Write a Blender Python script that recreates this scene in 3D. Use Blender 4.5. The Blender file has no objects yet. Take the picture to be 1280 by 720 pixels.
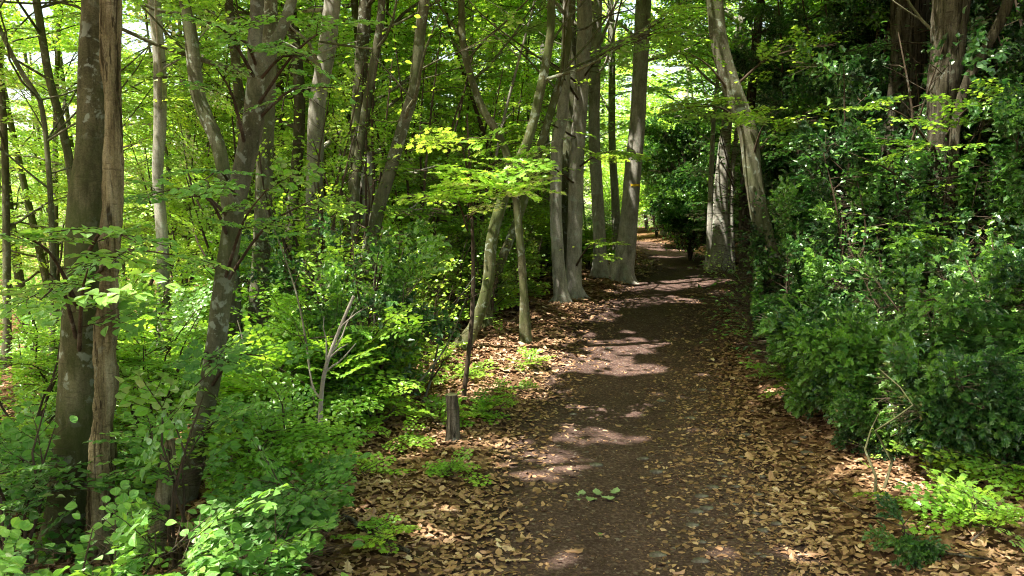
import bpy, math, random
import numpy as np
from mathutils import Vector
rs = np.random.RandomState(7)
random.seed(7)
sc = bpy.context.scene
COL = sc.collection
R = math.radians

# ------------------------------------------------------------------ camera
CAMZ = 1.65; PITCH = R(4.0); FPX = 1000.0
cam_d = bpy.data.cameras.new('camera'); cam = bpy.data.objects.new('camera', cam_d); COL.objects.link(cam)
cam.location = (0, 0, CAMZ); cam.rotation_euler = (R(90) - PITCH, 0, 0)
cam_d.sensor_width = 36; cam_d.lens = 28.125; cam_d.clip_end = 2000; cam_d.clip_start = 0.05
sc.camera = cam
CP, SP = math.cos(PITCH), math.sin(PITCH)

def at(px, py, d):
    """photo pixel seen at distance d along +Y -> world point"""
    a, b = (px - 640) / FPX, -(py - 360) / FPX
    v = np.array([a, CP + b * SP, -SP + b * CP])
    return np.array([0, 0, CAMZ]) + v * (d / v[1])

def project(p):
    p = np.asarray(p, float); q = p - np.array([0, 0, CAMZ])
    dep = q[..., 1] * CP - q[..., 2] * SP
    up = q[..., 1] * SP + q[..., 2] * CP
    dd = np.where(dep > 0.05, dep, 1e9)
    return 640 + FPX * q[..., 0] / dd, 360 - FPX * up / dd, np.where(dep > .05, dep, -1)

# ------------------------------------------------------------------ terrain
_d = np.array([-40, 0, 3.9, 5.35, 8, 11, 13, 16, 20, 24, 28, 34, 40, 60, 400.])
_x = np.array([.3, .45, .64, .83, 1.3, 2.05, 2.6, 3.6, 4.35, 4.45, 4.6, 3.4, 0, -12, -60.])
_z = np.array([0, 0, -.03, -.01, .13, .44, .61, .77, .95, 1.12, 1.29, 1.25, 1.0, .2, -2])
_w = np.array([.9, .9, .88, .88, .92, 1.05, 1.0, .95, .8, .55, .5, .5, .5, .6, .6])
def path_x(y): return np.interp(y, _d, _x)
def path_w(y): return np.interp(y, _d, _w)
def smooth(t): t = np.clip(t, 0, 1); return t * t * (3 - 2 * t)
def lump(x, y, s, seed=0):
    return (np.sin(x * s + 1.3 * seed + 1.7 * np.sin(y * s * .71 + seed)) * np.cos(y * s * .93 + 2.1 * seed + 1.1 * np.sin(x * s * .63)))
def H(x, y):
    x = np.asarray(x, float); y = np.asarray(y, float)
    z = np.interp(y, _d, _z)
    z = (z + np.interp(y - .8, _d, _z) + np.interp(y + .8, _d, _z)) / 3
    w = path_w(y); o = x - path_x(y)
    L = np.clip(-o - w, 0, None); Rr = np.clip(o - w, 0, None)
    z = z + .07 * smooth(L / .5) * (L > 0) - .13 * np.clip(L - 1.3, 0, 9) - .22 * np.clip(L - 9, 0, 25) 
    z = z + .10 * smooth(Rr / .8) + .13 * np.clip(Rr - .3, 0, 6) + .05 * np.clip(Rr - 6, 0, 40)
    off = smooth((np.abs(o) - w + .2) / 1.0)
    z = z + off * (.05 * lump(x, y, 1.7, 1) + .03 * lump(x, y, 4.1, 2) + .012 * lump(x, y, 11, 3))
    z = z + .012 * lump(x, y, 3.3, 5) + .005 * lump(x, y, 9, 6) - .03 * (1 - smooth(np.abs(o) / np.maximum(w, .1)))
    return z
def ground_hit(px, py):
    lo = 1.5
    for d in np.arange(1.5, 80, .02):
        p = at(px, py, d)
        if p[2] <= H(p[0], p[1]): return p
    return at(px, py, 60)
def G(x, y, dz=0): return np.array([x, y, float(H(x, y)) + dz])

# ------------------------------------------------------------------ sun
SUN = np.array([-.42, -.27, 1.0]); SUN /= np.linalg.norm(SUN)
elev = math.asin(SUN[2]); azi = math.atan2(SUN[0], SUN[1])

# gaps cut in the leaves along the sun to shape the dapples: (px, py, radius m, height above ground or depth)
gaps_px = [(745,437,.30),(785,416,.22),(700,452,.22),(755,398,.3),(722,510,.17),(752,514,.12),(795,521,.16),(724,594,.20),(790,580,.11),
 (700,650,.14),(692,626,.11),(800,551,.17),(770,549,.13),(690,580,.13),(645,555,.22),(610,545,.15),(542,670,.17),(530,600,.12),(596,500,.16),(1098,580,.22),(1065,592,.16),(1125,560,.2),
 (640,415,.5),(672,428,.5),(625,450,.35),(600,470,.3),(720,382,.55),(690,402,.3),(765,366,.3),(800,372,.3),(735,420,.2),(870,346,.35),(905,352,.3),(850,350,.3),(835,322,.5),(870,380,.25),(650,480,.2),(588,585,.12),
 (990,590,.12),(918,529,.14),(870,541,.1),(1005,700,.14),(1180,640,.16),(1240,600,.2),(1140,600,.15),(760,640,.06),(810,302,.8),(560,640,.1),(925,430,.15),(880,470,.12),(455,640,.12),(600,690,.1)]
gaps = []
for px, py, r in gaps_px:
    gaps.append((ground_hit(px, py), r * (.5 if py > 500 and 560 < px < 1000 else .55 if px > 735 and py > 345 else .8)))
for px, py, d, r in [(797,150,14,.6),(801,70,14,.6),(791,225,14,.5),(783,290,14,.5),(726,125,12,.55),(719,240,12,.5),(640,150,8,.5),(560,180,8,.5),(480,130,8,.5),(540,260,8,.45),(610,320,9,.4),(700,200,9,.4),(500,320,7,.3),(330,300,7,.35),(250,350,6,.3),(420,250,8,.4),(702,140,12,.4),(697,60,12,.4),(905,60,9.5,.3),(945,220,9.5,.25),(900,250,17,.5),(200,120,9,.3),(400,130,10.5,.35),(450,100,10.5,.35),(720,350,12.0,.45),(700,330,12,.3),(725,310,12,.3),(790,120,14,.4),(800,60,14,.4),(718,280,12,.22),(620,220,6.5,.3),(655,205,6.5,.25),(458,225,9.5,.3),(160,290,2.7,.18),(200,325,2.7,.15),(215,545,3.1,.2),(120,645,2.6,.2),(60,700,2.5,.15),
   (700,70,12,.3),(1210,470,6.2,.3),(1250,500,6,.25),(1110,440,6.5,.25),(1180,420,6.5,.2),(400,560,5.5,.12),(430,440,5.5,.15),(560,290,7,.2),(440,320,5.5,.25),(340,450,4.8,.2),(130,560,4.0,.12),
   (1080,350,7.2,.3),(1000,420,8,.3),(1230,350,7,.3),(980,500,7.5,.2),(1050,480,6.5,.25)]:
    gaps.append((at(px, py, d), r))

for _ in range(90): gaps.append((at(rs.uniform(0, 560), rs.uniform(60, 480), rs.uniform(5, 16)), rs.uniform(.12, .35)))  # further gaps scattered at random to add sun flecks
for _ in range(26): gaps.append((at(rs.uniform(940, 1290), rs.uniform(30, 520), rs.uniform(6.2, 11)), rs.uniform(.12, .38)))
for _ in range(12): gaps.append((at(rs.uniform(640, 980), rs.uniform(0, 160), rs.uniform(12, 22)), rs.uniform(.2, .5)))
gaps += [(at(850, 230, 20), .9), (at(870, 200, 20), .7), (at(835, 260, 24), .9)]
for px, py, r in [(600,432,.45),(560,470,.4),(655,440,.4),(690,400,.4),(705,418,.35),(570,450,.35),(640,468,.35),(620,455,.4),(725,378,.5),(740,395,.4),(590,490,.3),(1090,585,.3),(1130,610,.22),(1200,640,.25)]: gaps.append((ground_hit(px, py), r))
for _ in range(6): 
    _p = ground_hit(rs.uniform(380, 1280), rs.uniform(420, 715)); gaps.append((_p, rs.uniform(.04, .12)))
# what must stay open to view: path and named trunks (coarse map of depth per photo pixel /4)
MW, MH = 320, 180
clear = np.zeros((MH, MW)); 
soft = np.zeros((MH, MW))
def mark_line(pts, d, extra=1.0):
    for (x0, y0, w0), (x1, y1, w1) in zip(pts[:-1], pts[1:]):
        n = int(max(abs(x1 - x0), abs(y1 - y0)) / 3) + 2
        for t in np.linspace(0, 1, n):
            x, y, w = x0 + (x1 - x0) * t, y0 + (y1 - y0) * t, (w0 + (w1 - w0) * t) * extra
            a, b, r_ = int((x - w / 2) / 4), int((x + w / 2) / 4) + 1, int(y / 4)
            if 0 <= r_ < MH: clear[max(r_ - 1, 0):r_ + 2, max(a, 0):max(b, 0)] = np.maximum(clear[max(r_ - 1, 0):r_ + 2, max(a, 0):max(b, 0)], d)
# path + leaf-litter margins open to the eye
for row, x0, x1 in [(720,380,1290),(690,400,1280),(660,420,1270),(630,440,1230),(600,450,1140),(570,480,1080),(540,520,1040),(510,545,1010),(480,560,985),(450,590,960),(420,630,945),(400,655,940),(380,690,940),(360,740,945),(345,790,930),(330,795,925),(318,800,890),(308,795,835),(298,795,822)]:
    r0 = int(row / 4); 
    for r_ in range(r0 - 7, r0 + 1):
        if 0 <= r_ < MH: 
            clear[r_, int(x0 / 4):int(x1 / 4)] = 45

# raster of the sun gaps on the plane square to the sun
_e1 = np.cross(SUN, [0, 1, 0]); _e1 /= np.linalg.norm(_e1); _e2 = np.cross(SUN, _e1)
GC, GN = .04, 1600
gap_t = np.full((GN, GN), 1e9, np.float32)
def _cell(p): return ((p @ _e1) / GC + GN / 2), ((p @ _e2) / GC + GN / 2)
for p, r in gaps:
    u, v = _cell(p); k_ = int(r / GC) + 2; u0, v0 = int(u), int(v)
    for i in range(u0 - k_, u0 + k_ + 1):
        for j in range(v0 - k_, v0 + k_ + 1):
            q = math.hypot(i + .5 - u, j + .5 - v) * GC; an_ = math.atan2(j - v, i - u)
            if q < r * (1 + .22 * math.sin(3 * an_ + u0) + .15 * math.sin(5 * an_ + v0)) and 0 <= i < GN and 0 <= j < GN: gap_t[i, j] = min(gap_t[i, j], p @ SUN + .25)
def keep_leaves(c, view=True):
    """c (N,3) leaf centres -> bool mask"""
    u, v = _cell(c); u = np.clip(u.astype(int), 0, GN - 1); v = np.clip(v.astype(int), 0, GN - 1)
    k = ~((c @ SUN > gap_t[u, v]) & (rs.rand(len(c)) < .97))
    if view:
        x, y, dep = project(c)
        for gx, gy, ga, gb in ((178, 48, 34, 22), (60, 72, 62, 9), (42, 12, 24, 12), (20, 118, 26, 9), (84, 140, 14, 10), (330, 20, 8, 14), (812, 200, 1, 1)):
            k &= ~((dep > 5) & (((x - gx) / ga) ** 2 + ((y - gy) / gb) ** 2 < .6 + .6 * rs.rand(len(c))) & (rs.rand(len(c)) < .93))
        xi = (np.clip(x, -9999, 9999) / 4).astype(int); yi = (np.clip(y, -9999, 9999) / 4).astype(int)
        ins = (dep > 0) & (x >= 0) & (xi < MW) & (y >= 0) & (yi < MH)
        cd = np.zeros(len(c)); cd[ins] = clear[yi[ins], xi[ins]]
        k &= ~((cd > dep + .15) & (rs.rand(len(c)) < np.where(cd > 40, .985, np.where(x > 1000, .88, np.where(x < 660, np.where(cd < 6, .93, .80), .95)))))
        k &= ~((dep > 0) & (dep < 1.9) & (np.abs(x - 640) < 900) & (y > -200))
    return k

# ------------------------------------------------------------------ mesh building
class MB:
    def __init__(s): s.V = []; s.F = []; s.n = 0; s.Q = {}
    def add(s, v, f, mat=0, tint=None, luv=None, smooth_=False):
        v = np.asarray(v, np.float32).reshape(-1, 3); f = np.asarray(f, np.int64)
        if len(f) == 0: return
        if tint is None: tint = np.zeros(len(f))
        if luv is None: luv = np.zeros((len(v), 3))
        s.V.append((v, luv)); s.F.append((f + s.n, np.full(len(f), mat), np.asarray(tint) * np.ones(len(f)), np.full(len(f), smooth_)))
        s.n += len(v)
    def build(s, name, mats, parent=None, loc=None):
        for (key, matl, matt, view, twigs, tvar), L_ in s.Q.items():
            put_now(s, key, *[np.concatenate([l[i] for l in L_]) for i in range(5)], matl, matt, view, twigs, tvar)
        s.Q = {}
        me = bpy.data.meshes.new(name)
        if s.n:
            V = np.concatenate([v for v, _ in s.V]).astype(np.float32)
            U = np.concatenate([u for _, u in s.V]).astype(np.float32)
            off = np.zeros(3) if loc is None else np.asarray(loc)
            if parent is not None: off = np.array(parent['_b'])
            V = V - off.astype(np.float32)
            loops = np.concatenate([f.ravel() for f, *_ in s.F]).astype(np.int32)
            tot = np.concatenate([np.full(len(f), f.shape[1]) for f, *_ in s.F])
            st = (np.cumsum(tot) - tot).astype(np.int32)
            me.vertices.add(len(V)); me.vertices.foreach_set('co', V.ravel())
            me.loops.add(len(loops)); me.loops.foreach_set('vertex_index', loops)
            me.polygons.add(len(tot)); me.polygons.foreach_set('loop_start', st)
            me.polygons.foreach_set('material_index', np.concatenate([m for _, m, _, _ in s.F]).astype(np.int32))
            me.polygons.foreach_set('use_smooth', np.concatenate([m for _, _, _, m in s.F]).astype(bool))
            a = me.attributes.new('tint', 'FLOAT', 'FACE'); a.data.foreach_set('value', np.concatenate([t for _, _, t, _ in s.F]).astype(np.float32))
            a = me.attributes.new('luv', 'FLOAT_VECTOR', 'POINT'); a.data.foreach_set('vector', U.ravel())
            me.update(calc_edges=True)
        for m in (mats if isinstance(mats, (list, tuple)) else [mats]): me.materials.append(m)
        o = bpy.data.objects.new(name, me); COL.objects.link(o)
        if parent is not None: o.parent = parent
        elif loc is not None: o.location = loc
        return o

def tag(o, label=None, cat=None, group=None, kind=None):
    if label: o['label'] = label
    if cat: o['category'] = cat
    if group: o['group'] = group
    if kind: o['kind'] = kind
    return o
ROOTS = []
def thing(name, base, label, cat, group=None):
    o = bpy.data.objects.new(name, None); COL.objects.link(o); o.location = base; o.empty_display_size = .1
    o['_b'] = [float(v) for v in base]; ROOTS.append(o)
    return tag(o, label, cat, group)

def norm(v): v = np.asarray(v, float); return v / (np.linalg.norm(v, axis=-1, keepdims=True) + 1e-9)

def resample(pts, rad, step):
    pts = np.asarray(pts, float); rad = np.asarray(rad, float)
    n = len(pts); out = []; ro = []
    P = np.vstack([2 * pts[0] - pts[1], pts, 2 * pts[-1] - pts[-2]])
    for i in range(n - 1):
        p0, p1, p2, p3 = P[i:i + 4]; L = np.linalg.norm(p2 - p1); k = max(1, int(L / step))
        for j in range(k):
            t = j / k
            out.append(.5 * (2 * p1 + (p2 - p0) * t + (2 * p0 - 5 * p1 + 4 * p2 - p3) * t * t + (3 * p1 - p0 - 3 * p2 + p3) * t ** 3))
            ro.append(rad[i] + (rad[i + 1] - rad[i]) * t)
    out.append(pts[-1]); ro.append(rad[-1])
    return np.array(out), np.array(ro)

def tube(mb, pts, rad, sides=8, mat=0, rough=0, tint=0, cap=True, seed=0, ridges=0):
    pts = np.asarray(pts, float); rad = np.asarray(rad, float) * np.ones(len(pts)); n = len(pts)
    T = norm(np.gradient(pts, axis=0))
    u = np.cross(T[0], [0.3, 1, .1]); u /= np.linalg.norm(u) + 1e-9
    V = np.zeros((n, sides, 3)); a = np.arange(sides) / sides * 2 * math.pi
    for i in range(n):
        u = u - T[i] * (u @ T[i]); u /= np.linalg.norm(u) + 1e-9; w = np.cross(T[i], u)
        r = rad[i] * np.ones(sides)
        if rough:
            s_ = i * .5 + seed
            r = r * (1 + rough * (.5 * np.sin(a * 2 + s_ * .35 + seed) + .35 * np.sin(a * 3 - s_ * .6 + 2 * seed) + .25 * np.sin(a * 5 + s_ * 1.3) + .6 * (rs.rand(sides) - .5)))
            if ridges: r = r * (1 + ridges * np.abs(np.sin(a * 6 + .6 * np.sin(s_ * .4 + seed))))
        V[i] = pts[i] + r[:, None] * (np.cos(a)[:, None] * u + np.sin(a)[:, None] * w)
    idx = np.arange(n * sides).reshape(n, sides)
    f = np.stack([idx[:-1], np.roll(idx, -1, 1)[:-1], np.roll(idx, -1, 1)[1:], idx[1:]], -1).reshape(-1, 4)
    mb.add(V.reshape(-1, 3), f, mat, tint, smooth_=True)
    if cap:
        mb.add(V[-1], np.arange(sides)[None], mat, tint); mb.add(V[0], np.arange(sides)[::-1][None], mat, tint)

# ------------------------------------------------------------------ leaf shapes (y = along the leaf, unit length, z up)
def half_leaf(side, mid):
    """side: list of (x,y,z) from base to tip (right side); mid: midrib points tip->base interior"""
    return side, mid
def mk_leaf(side, midz=-.0, curl=0, fold=.25):
    base = (0, 0, 0); tip = (0, 1, 0); mid = (0, .5, 0)
    rs_ = [(x, y, fold * x) for x, y in side]; ls_ = [(-x, y, fold * x) for x, y in side]
    V = [base] + rs_ + [tip, mid] + ls_
    V = np.array(V, float); V[:, 2] -= curl * (V[:, 1] - .4) ** 2
    k = len(side); f1 = list(range(0, k + 2)) + [k + 2]; f2 = [0, k + 2, k + 1] + list(range(2 * k + 2, k + 2, -1))
    return V, np.array([f1, f2])
def serr(n, w, p=1.0, tooth=.05):
    out = []
    for i in range(n):
        t = (i + .6) / n
        x = w * math.sin(math.pi * t ** p) ** .8; y = t * .96
        out.append((x, y)); out.append((x - tooth * (.6 + .4 * math.sin(math.pi * t)), y + .35 / n))
    return out
LF = {}
LF['quad'] = (np.array([(0, 0, 0), (.34, .42, .08), (0, 1, -.05), (-.34, .42, .08)]), np.array([[0, 1, 2, 3]]))
LF['mid'] = mk_leaf([(.27, .22), (.33, .55), (.15, .85)], fold=.22, curl=.25)
LF['near'] = mk_leaf(serr(9, .41, .85, .04), fold=.16, curl=.35)
LF['lobed'] = mk_leaf([(.12, .12), (.33, .1), (.22, .3), (.5, .5), (.28, .52), (.3, .8), (.12, .72)], fold=.15, curl=.2)
LF['holly'] = mk_leaf([(.14, .08), (.32, .2), (.17, .32), (.36, .5), (.17, .62), (.26, .8), (.08, .88)], fold=.55, curl=.5)
LF['hollyfar'] = mk_leaf([(.3, .22), (.2, .4), (.3, .66)], fold=.55, curl=.5)
LF['oak'] = mk_leaf([(.05, .12), (.17, .2), (.1, .3), (.27, .42), (.16, .5), (.32, .66), (.2, .72), (.2, .88), (.08, .93)], fold=.5, curl=.9)

def make_spray(kind, n_side=7, leaf=.075, L=.7, seed=0, droop=.12, holly=False):
    r = np.random.RandomState(seed); pos = []; dirs = []; ups = []; sz = []; tw = []
    def axis(p0, d0, length, lv):
        n = max(3, int(length / (leaf * (.62 if not holly else .33)))); d = d0.copy(); p = p0.copy(); pts = [p.copy()]
        for i in range(n):
            t = (i + 1) / n
            d = norm(d + np.array([r.normal(0, .06), r.normal(0, .06), -droop * .18])); p = p + d * length / n; pts.append(p.copy())
            s = 1 if i % 2 else -1
            side = np.array([d[1], -d[0], 0]) * s
            if holly: 
                ang = i * 2.4; side = np.array([math.cos(ang), 0.2, math.sin(ang)])
            ld = norm(side * (1.0 + .3 * r.rand()) + d * (.7 + .5 * t) + np.array([0, 0, r.normal(-.08, .18)]))
            if lv == 0 and i < n * .75 and i % 2 == (seed % 2) and i > 0 or (lv == 0 and i < n * .5):
                axis(p, norm(side * .8 + d * .9), length * (.62 - .4 * t) * (.8 + .4 * r.rand()), 1)
            pos.append(p + np.array([0, 0, 0])); dirs.append(ld); ups.append(norm(np.array([r.normal(0, .28), r.normal(0, .28), 1]) if not holly else np.array([r.normal(0, .6), r.normal(0, .6), 1])))
            sz.append(leaf * (.7 + .5 * r.rand()) * (1 - .25 * abs(t - .5)))
        pos.append(p); dirs.append(norm(d + np.array([0, 0, -.1]))); ups.append(norm(np.array([r.normal(0, .2), r.normal(0, .2), 1]))); sz.append(leaf * .9)
        tw.append((np.array(pts), .0035 * (1.4 if lv == 0 else .7)))
    axis(np.zeros(3), np.array([0, 1., .05]), L, 0)
    V, F = LF[kind]; out = []; 
    pos, dirs, ups, sz = map(np.array, (pos, dirs, ups, sz))
    X = norm(np.cross(dirs, ups)); Z = np.cross(X, dirs)
    vs = pos[:, None] + sz[:, None, None] * (V[None, :, 0:1] * X[:, None] + V[None, :, 1:2] * dirs[:, None] + V[None, :, 2:3] * Z[:, None])
    mb = MB()
    for p, rr in tw: p = p[np.linspace(0, len(p) - 1, (4 if rr > .004 else 2)).astype(int)]; tube(mb, p, np.linspace(rr, rr * .4, len(p)), 3, cap=False)
    tv = np.concatenate([v for v, _ in mb.V]); tf = np.concatenate([f[0] for f in mb.F])
    return dict(lv=vs, F=F, luv=V, tv=tv, tf=tf)
SPR = {}
def tmpl(key, **k): SPR[key] = [make_spray(seed=i * 13 + 5, **k) for i in range(5)]
tmpl('far', kind='quad', leaf=.085, L=.75)
tmpl('mid', kind='mid', leaf=.075, L=.65)
tmpl('near', kind='near', leaf=.068, L=.42)
tmpl('lobed', kind='lobed', leaf=.075, L=.5)
tmpl('canopy', kind='quad', leaf=.17, L=1.5)
tmpl('holly', kind='holly', leaf=.065, L=.38, holly=True)
tmpl('hollyfar', kind='hollyfar', leaf=.075, L=.42, holly=True)

def put_sprays(mb, key, P, F, U, S, matl=0, matt=1, tint=.5, view=True, twigs=True, tvar=.18):
    P = np.asarray(P, float).reshape(-1, 3); n = len(P)
    if n: mb.Q.setdefault((key, matl, matt, view, twigs, tvar), []).append((P, np.asarray(F, float), np.asarray(U, float), S * np.ones(n), tint * np.ones(n)))
def put_now(mb, key, P, F, U, S, tint, matl, matt, view, twigs, tvar):
    F = norm(F); X = norm(np.cross(F, U)); Z = np.cross(X, F)
    which = rs.randint(0, 5, len(P)); st = np.clip(tint + rs.normal(0, tvar, len(P)), 0, 1)
    for w in range(5):
        s = which == w
        if not s.any(): continue
        t = SPR[key][w]; lv = t['lv']; nl, k, _ = lv.shape
        M_ = np.stack([X[s], F[s], Z[s]], 1) * S[s][:, None, None]
        W = (lv.reshape(1, -1, 3) @ M_ + P[s][:, None]).reshape(-1, k, 3)
        ti = np.repeat(st[s], nl) + rs.normal(0, .1, len(W))
        kp = keep_leaves(W.mean(1), view)
        if key == 'canopy' and view:
            xx, yy, dd = project(W.mean(1)); kp &= ~((dd > 0) & (dd < 16) & (np.abs(xx - 640) < 700) & (yy > -60) & (yy < 800))
        W = W[kp]; ti = ti[kp]
        if len(W):
            nf = t['F']; f = (np.arange(len(W))[:, None, None] * k + nf[None]).reshape(-1, nf.shape[1])
            mb.add(W.reshape(-1, 3), f, matl, np.repeat(ti, len(nf)), np.tile(t['luv'], (len(W), 1)))
        if twigs:
            kt = keep_leaves(P[s] + F[s] * .2, view)
            if kt.any():
                TW = t['tv'][None] @ M_[kt] + P[s][kt][:, None]; nv = len(t['tv'])
                f = (np.arange(len(TW))[:, None, None] * nv + t['tf'][None]).reshape(-1, 4); mb.add(TW.reshape(-1, 3), f, matt, 0)

# ------------------------------------------------------------------ materials
def new_mat(name):
    m = bpy.data.materials.new(name); m.use_nodes = True; nt = m.node_tree; nt.nodes.clear()
    o = nt.nodes.new('ShaderNodeOutputMaterial'); return m, nt, o
def N(nt, typ, **kw):
    n = nt.nodes.new(typ)
    for k, v in kw.items():
        if k in n.inputs.keys() if isinstance(k, str) else False: n.inputs[k].default_value = v
        else: setattr(n, k, v)
    return n
def ramp(nt, stops, src):
    n = nt.nodes.new('ShaderNodeValToRGB'); e = n.color_ramp.elements
    while len(e) < len(stops): e.new(.5)
    for i, (p, c) in enumerate(stops): e[i].position = p; e[i].color = (*c, 1) if len(c) == 3 else c
    nt.links.new(src, n.inputs[0]); return n.outputs[0]
def noise(nt, vec, scale, detail=4, rough=.55, dist=0):
    n = nt.nodes.new('ShaderNodeTexNoise'); n.inputs['Scale'].default_value = scale; n.inputs['Detail'].default_value = detail
    n.inputs['Roughness'].default_value = rough; n.inputs['Distortion'].default_value = dist
    if vec is not None: nt.links.new(vec, n.inputs['Vector'])
    return n.outputs['Fac']
def mixc(nt, fac, a, b, blend='MIX'):
    n = nt.nodes.new('ShaderNodeMix'); n.data_type = 'RGBA'; n.blend_type = blend
    for s, v in ((n.inputs[0], fac), (n.inputs[6], a), (n.inputs[7], b)):
        if hasattr(v, 'links'): nt.links.new(v, s)
        else: s.default_value = v if not isinstance(v, tuple) else (*v, 1)[:4]
    return n.outputs[2]
def mapping(nt, src, scale):
    n = nt.nodes.new('ShaderNodeMapping'); n.inputs['Scale'].default_value = scale; nt.links.new(src, n.inputs[0]); return n.outputs[0]

def leaf_mat(name, refl, trans, gloss=.08, rough=.35, veins=False, tw=.5):
    m, nt, o = new_mat(name)
    at_ = nt.nodes.new('ShaderNodeAttribute'); at_.attribute_name = 'tint'
    cr = ramp(nt, [(0, refl[0]), (.5, refl[1]), (1, refl[2])], at_.outputs['Fac'])
    ct = ramp(nt, [(0, trans[0]), (.5, trans[1]), (1, trans[2])], at_.outputs['Fac'])
    bump = None
    if veins:
        u = nt.nodes.new('ShaderNodeAttribute'); u.attribute_name = 'luv'
        sx = nt.nodes.new('ShaderNodeSeparateXYZ'); nt.links.new(u.outputs['Vector'], sx.inputs[0])
        ab = nt.nodes.new('ShaderNodeMath'); ab.operation = 'ABSOLUTE'; nt.links.new(sx.outputs[0], ab.inputs[0])
        ma = nt.nodes.new('ShaderNodeMath'); ma.operation = 'MULTIPLY_ADD'; nt.links.new(ab.outputs[0], ma.inputs[0]); ma.inputs[1].default_value = -.9; nt.links.new(sx.outputs[1], ma.inputs[2])
        mm = nt.nodes.new('ShaderNodeMath'); mm.operation = 'MULTIPLY'; nt.links.new(ma.outputs[0], mm.inputs[0]); mm.inputs[1].default_value = 62
        sn = nt.nodes.new('ShaderNodeMath'); sn.operation = 'SINE'; nt.links.new(mm.outputs[0], sn.inputs[0])
        vein = ramp(nt, [(.0, (0, 0, 0)), (.86, (0, 0, 0)), (.99, (1, 1, 1))], sn.outputs[0])
        midr = ramp(nt, [(0, (1, 1, 1)), (.025, (0, 0, 0))], ab.outputs[0])
        v = mixc(nt, 1.0, vein, midr, 'ADD')
        cr = mixc(nt, v, cr, mixc(nt, .35, cr, (.35, .45, .15, 1)))
        ct = mixc(nt, v, ct, mixc(nt, 1, ct, (.6, .6, .5, 1), 'MULTIPLY'))
        bp = nt.nodes.new('ShaderNodeBump'); bp.inputs['Strength'].default_value = .5; bp.inputs['Distance'].default_value = .002
        nt.links.new(sn.outputs[0], bp.inputs['Height']); bump = bp.outputs[0]
    d = nt.nodes.new('ShaderNodeBsdfDiffuse'); t = nt.nodes.new('ShaderNodeBsdfTranslucent'); g = nt.nodes.new('ShaderNodeBsdfGlossy')
    nt.links.new(cr, d.inputs[0]); nt.links.new(ct, t.inputs[0]); g.inputs['Roughness'].default_value = rough; g.inputs['Color'].default_value = (.85, .95, .75, 1)
    if bump:
        nt.links.new(bump, d.inputs['Normal']); nt.links.new(bump, g.inputs['Normal'])
    ad = nt.nodes.new('ShaderNodeAddShader'); nt.links.new(d.outputs[0], ad.inputs[0]); nt.links.new(t.outputs[0], ad.inputs[1])
    mx = nt.nodes.new('ShaderNodeMixShader')
    lw = nt.nodes.new('ShaderNodeFresnel'); lw.inputs[0].default_value = 1.45
    mu = nt.nodes.new('ShaderNodeMath'); mu.operation = 'MULTIPLY_ADD'; nt.links.new(lw.outputs[0], mu.inputs[0]); mu.inputs[1].default_value = .5; mu.inputs[2].default_value = gloss
    nt.links.new(mu.outputs[0], mx.inputs[0]); nt.links.new(ad.outputs[0], mx.inputs[1]); nt.links.new(g.outputs[0], mx.inputs[2])
    nt.links.new(mx.outputs[0], o.inputs[0]); return m

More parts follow.
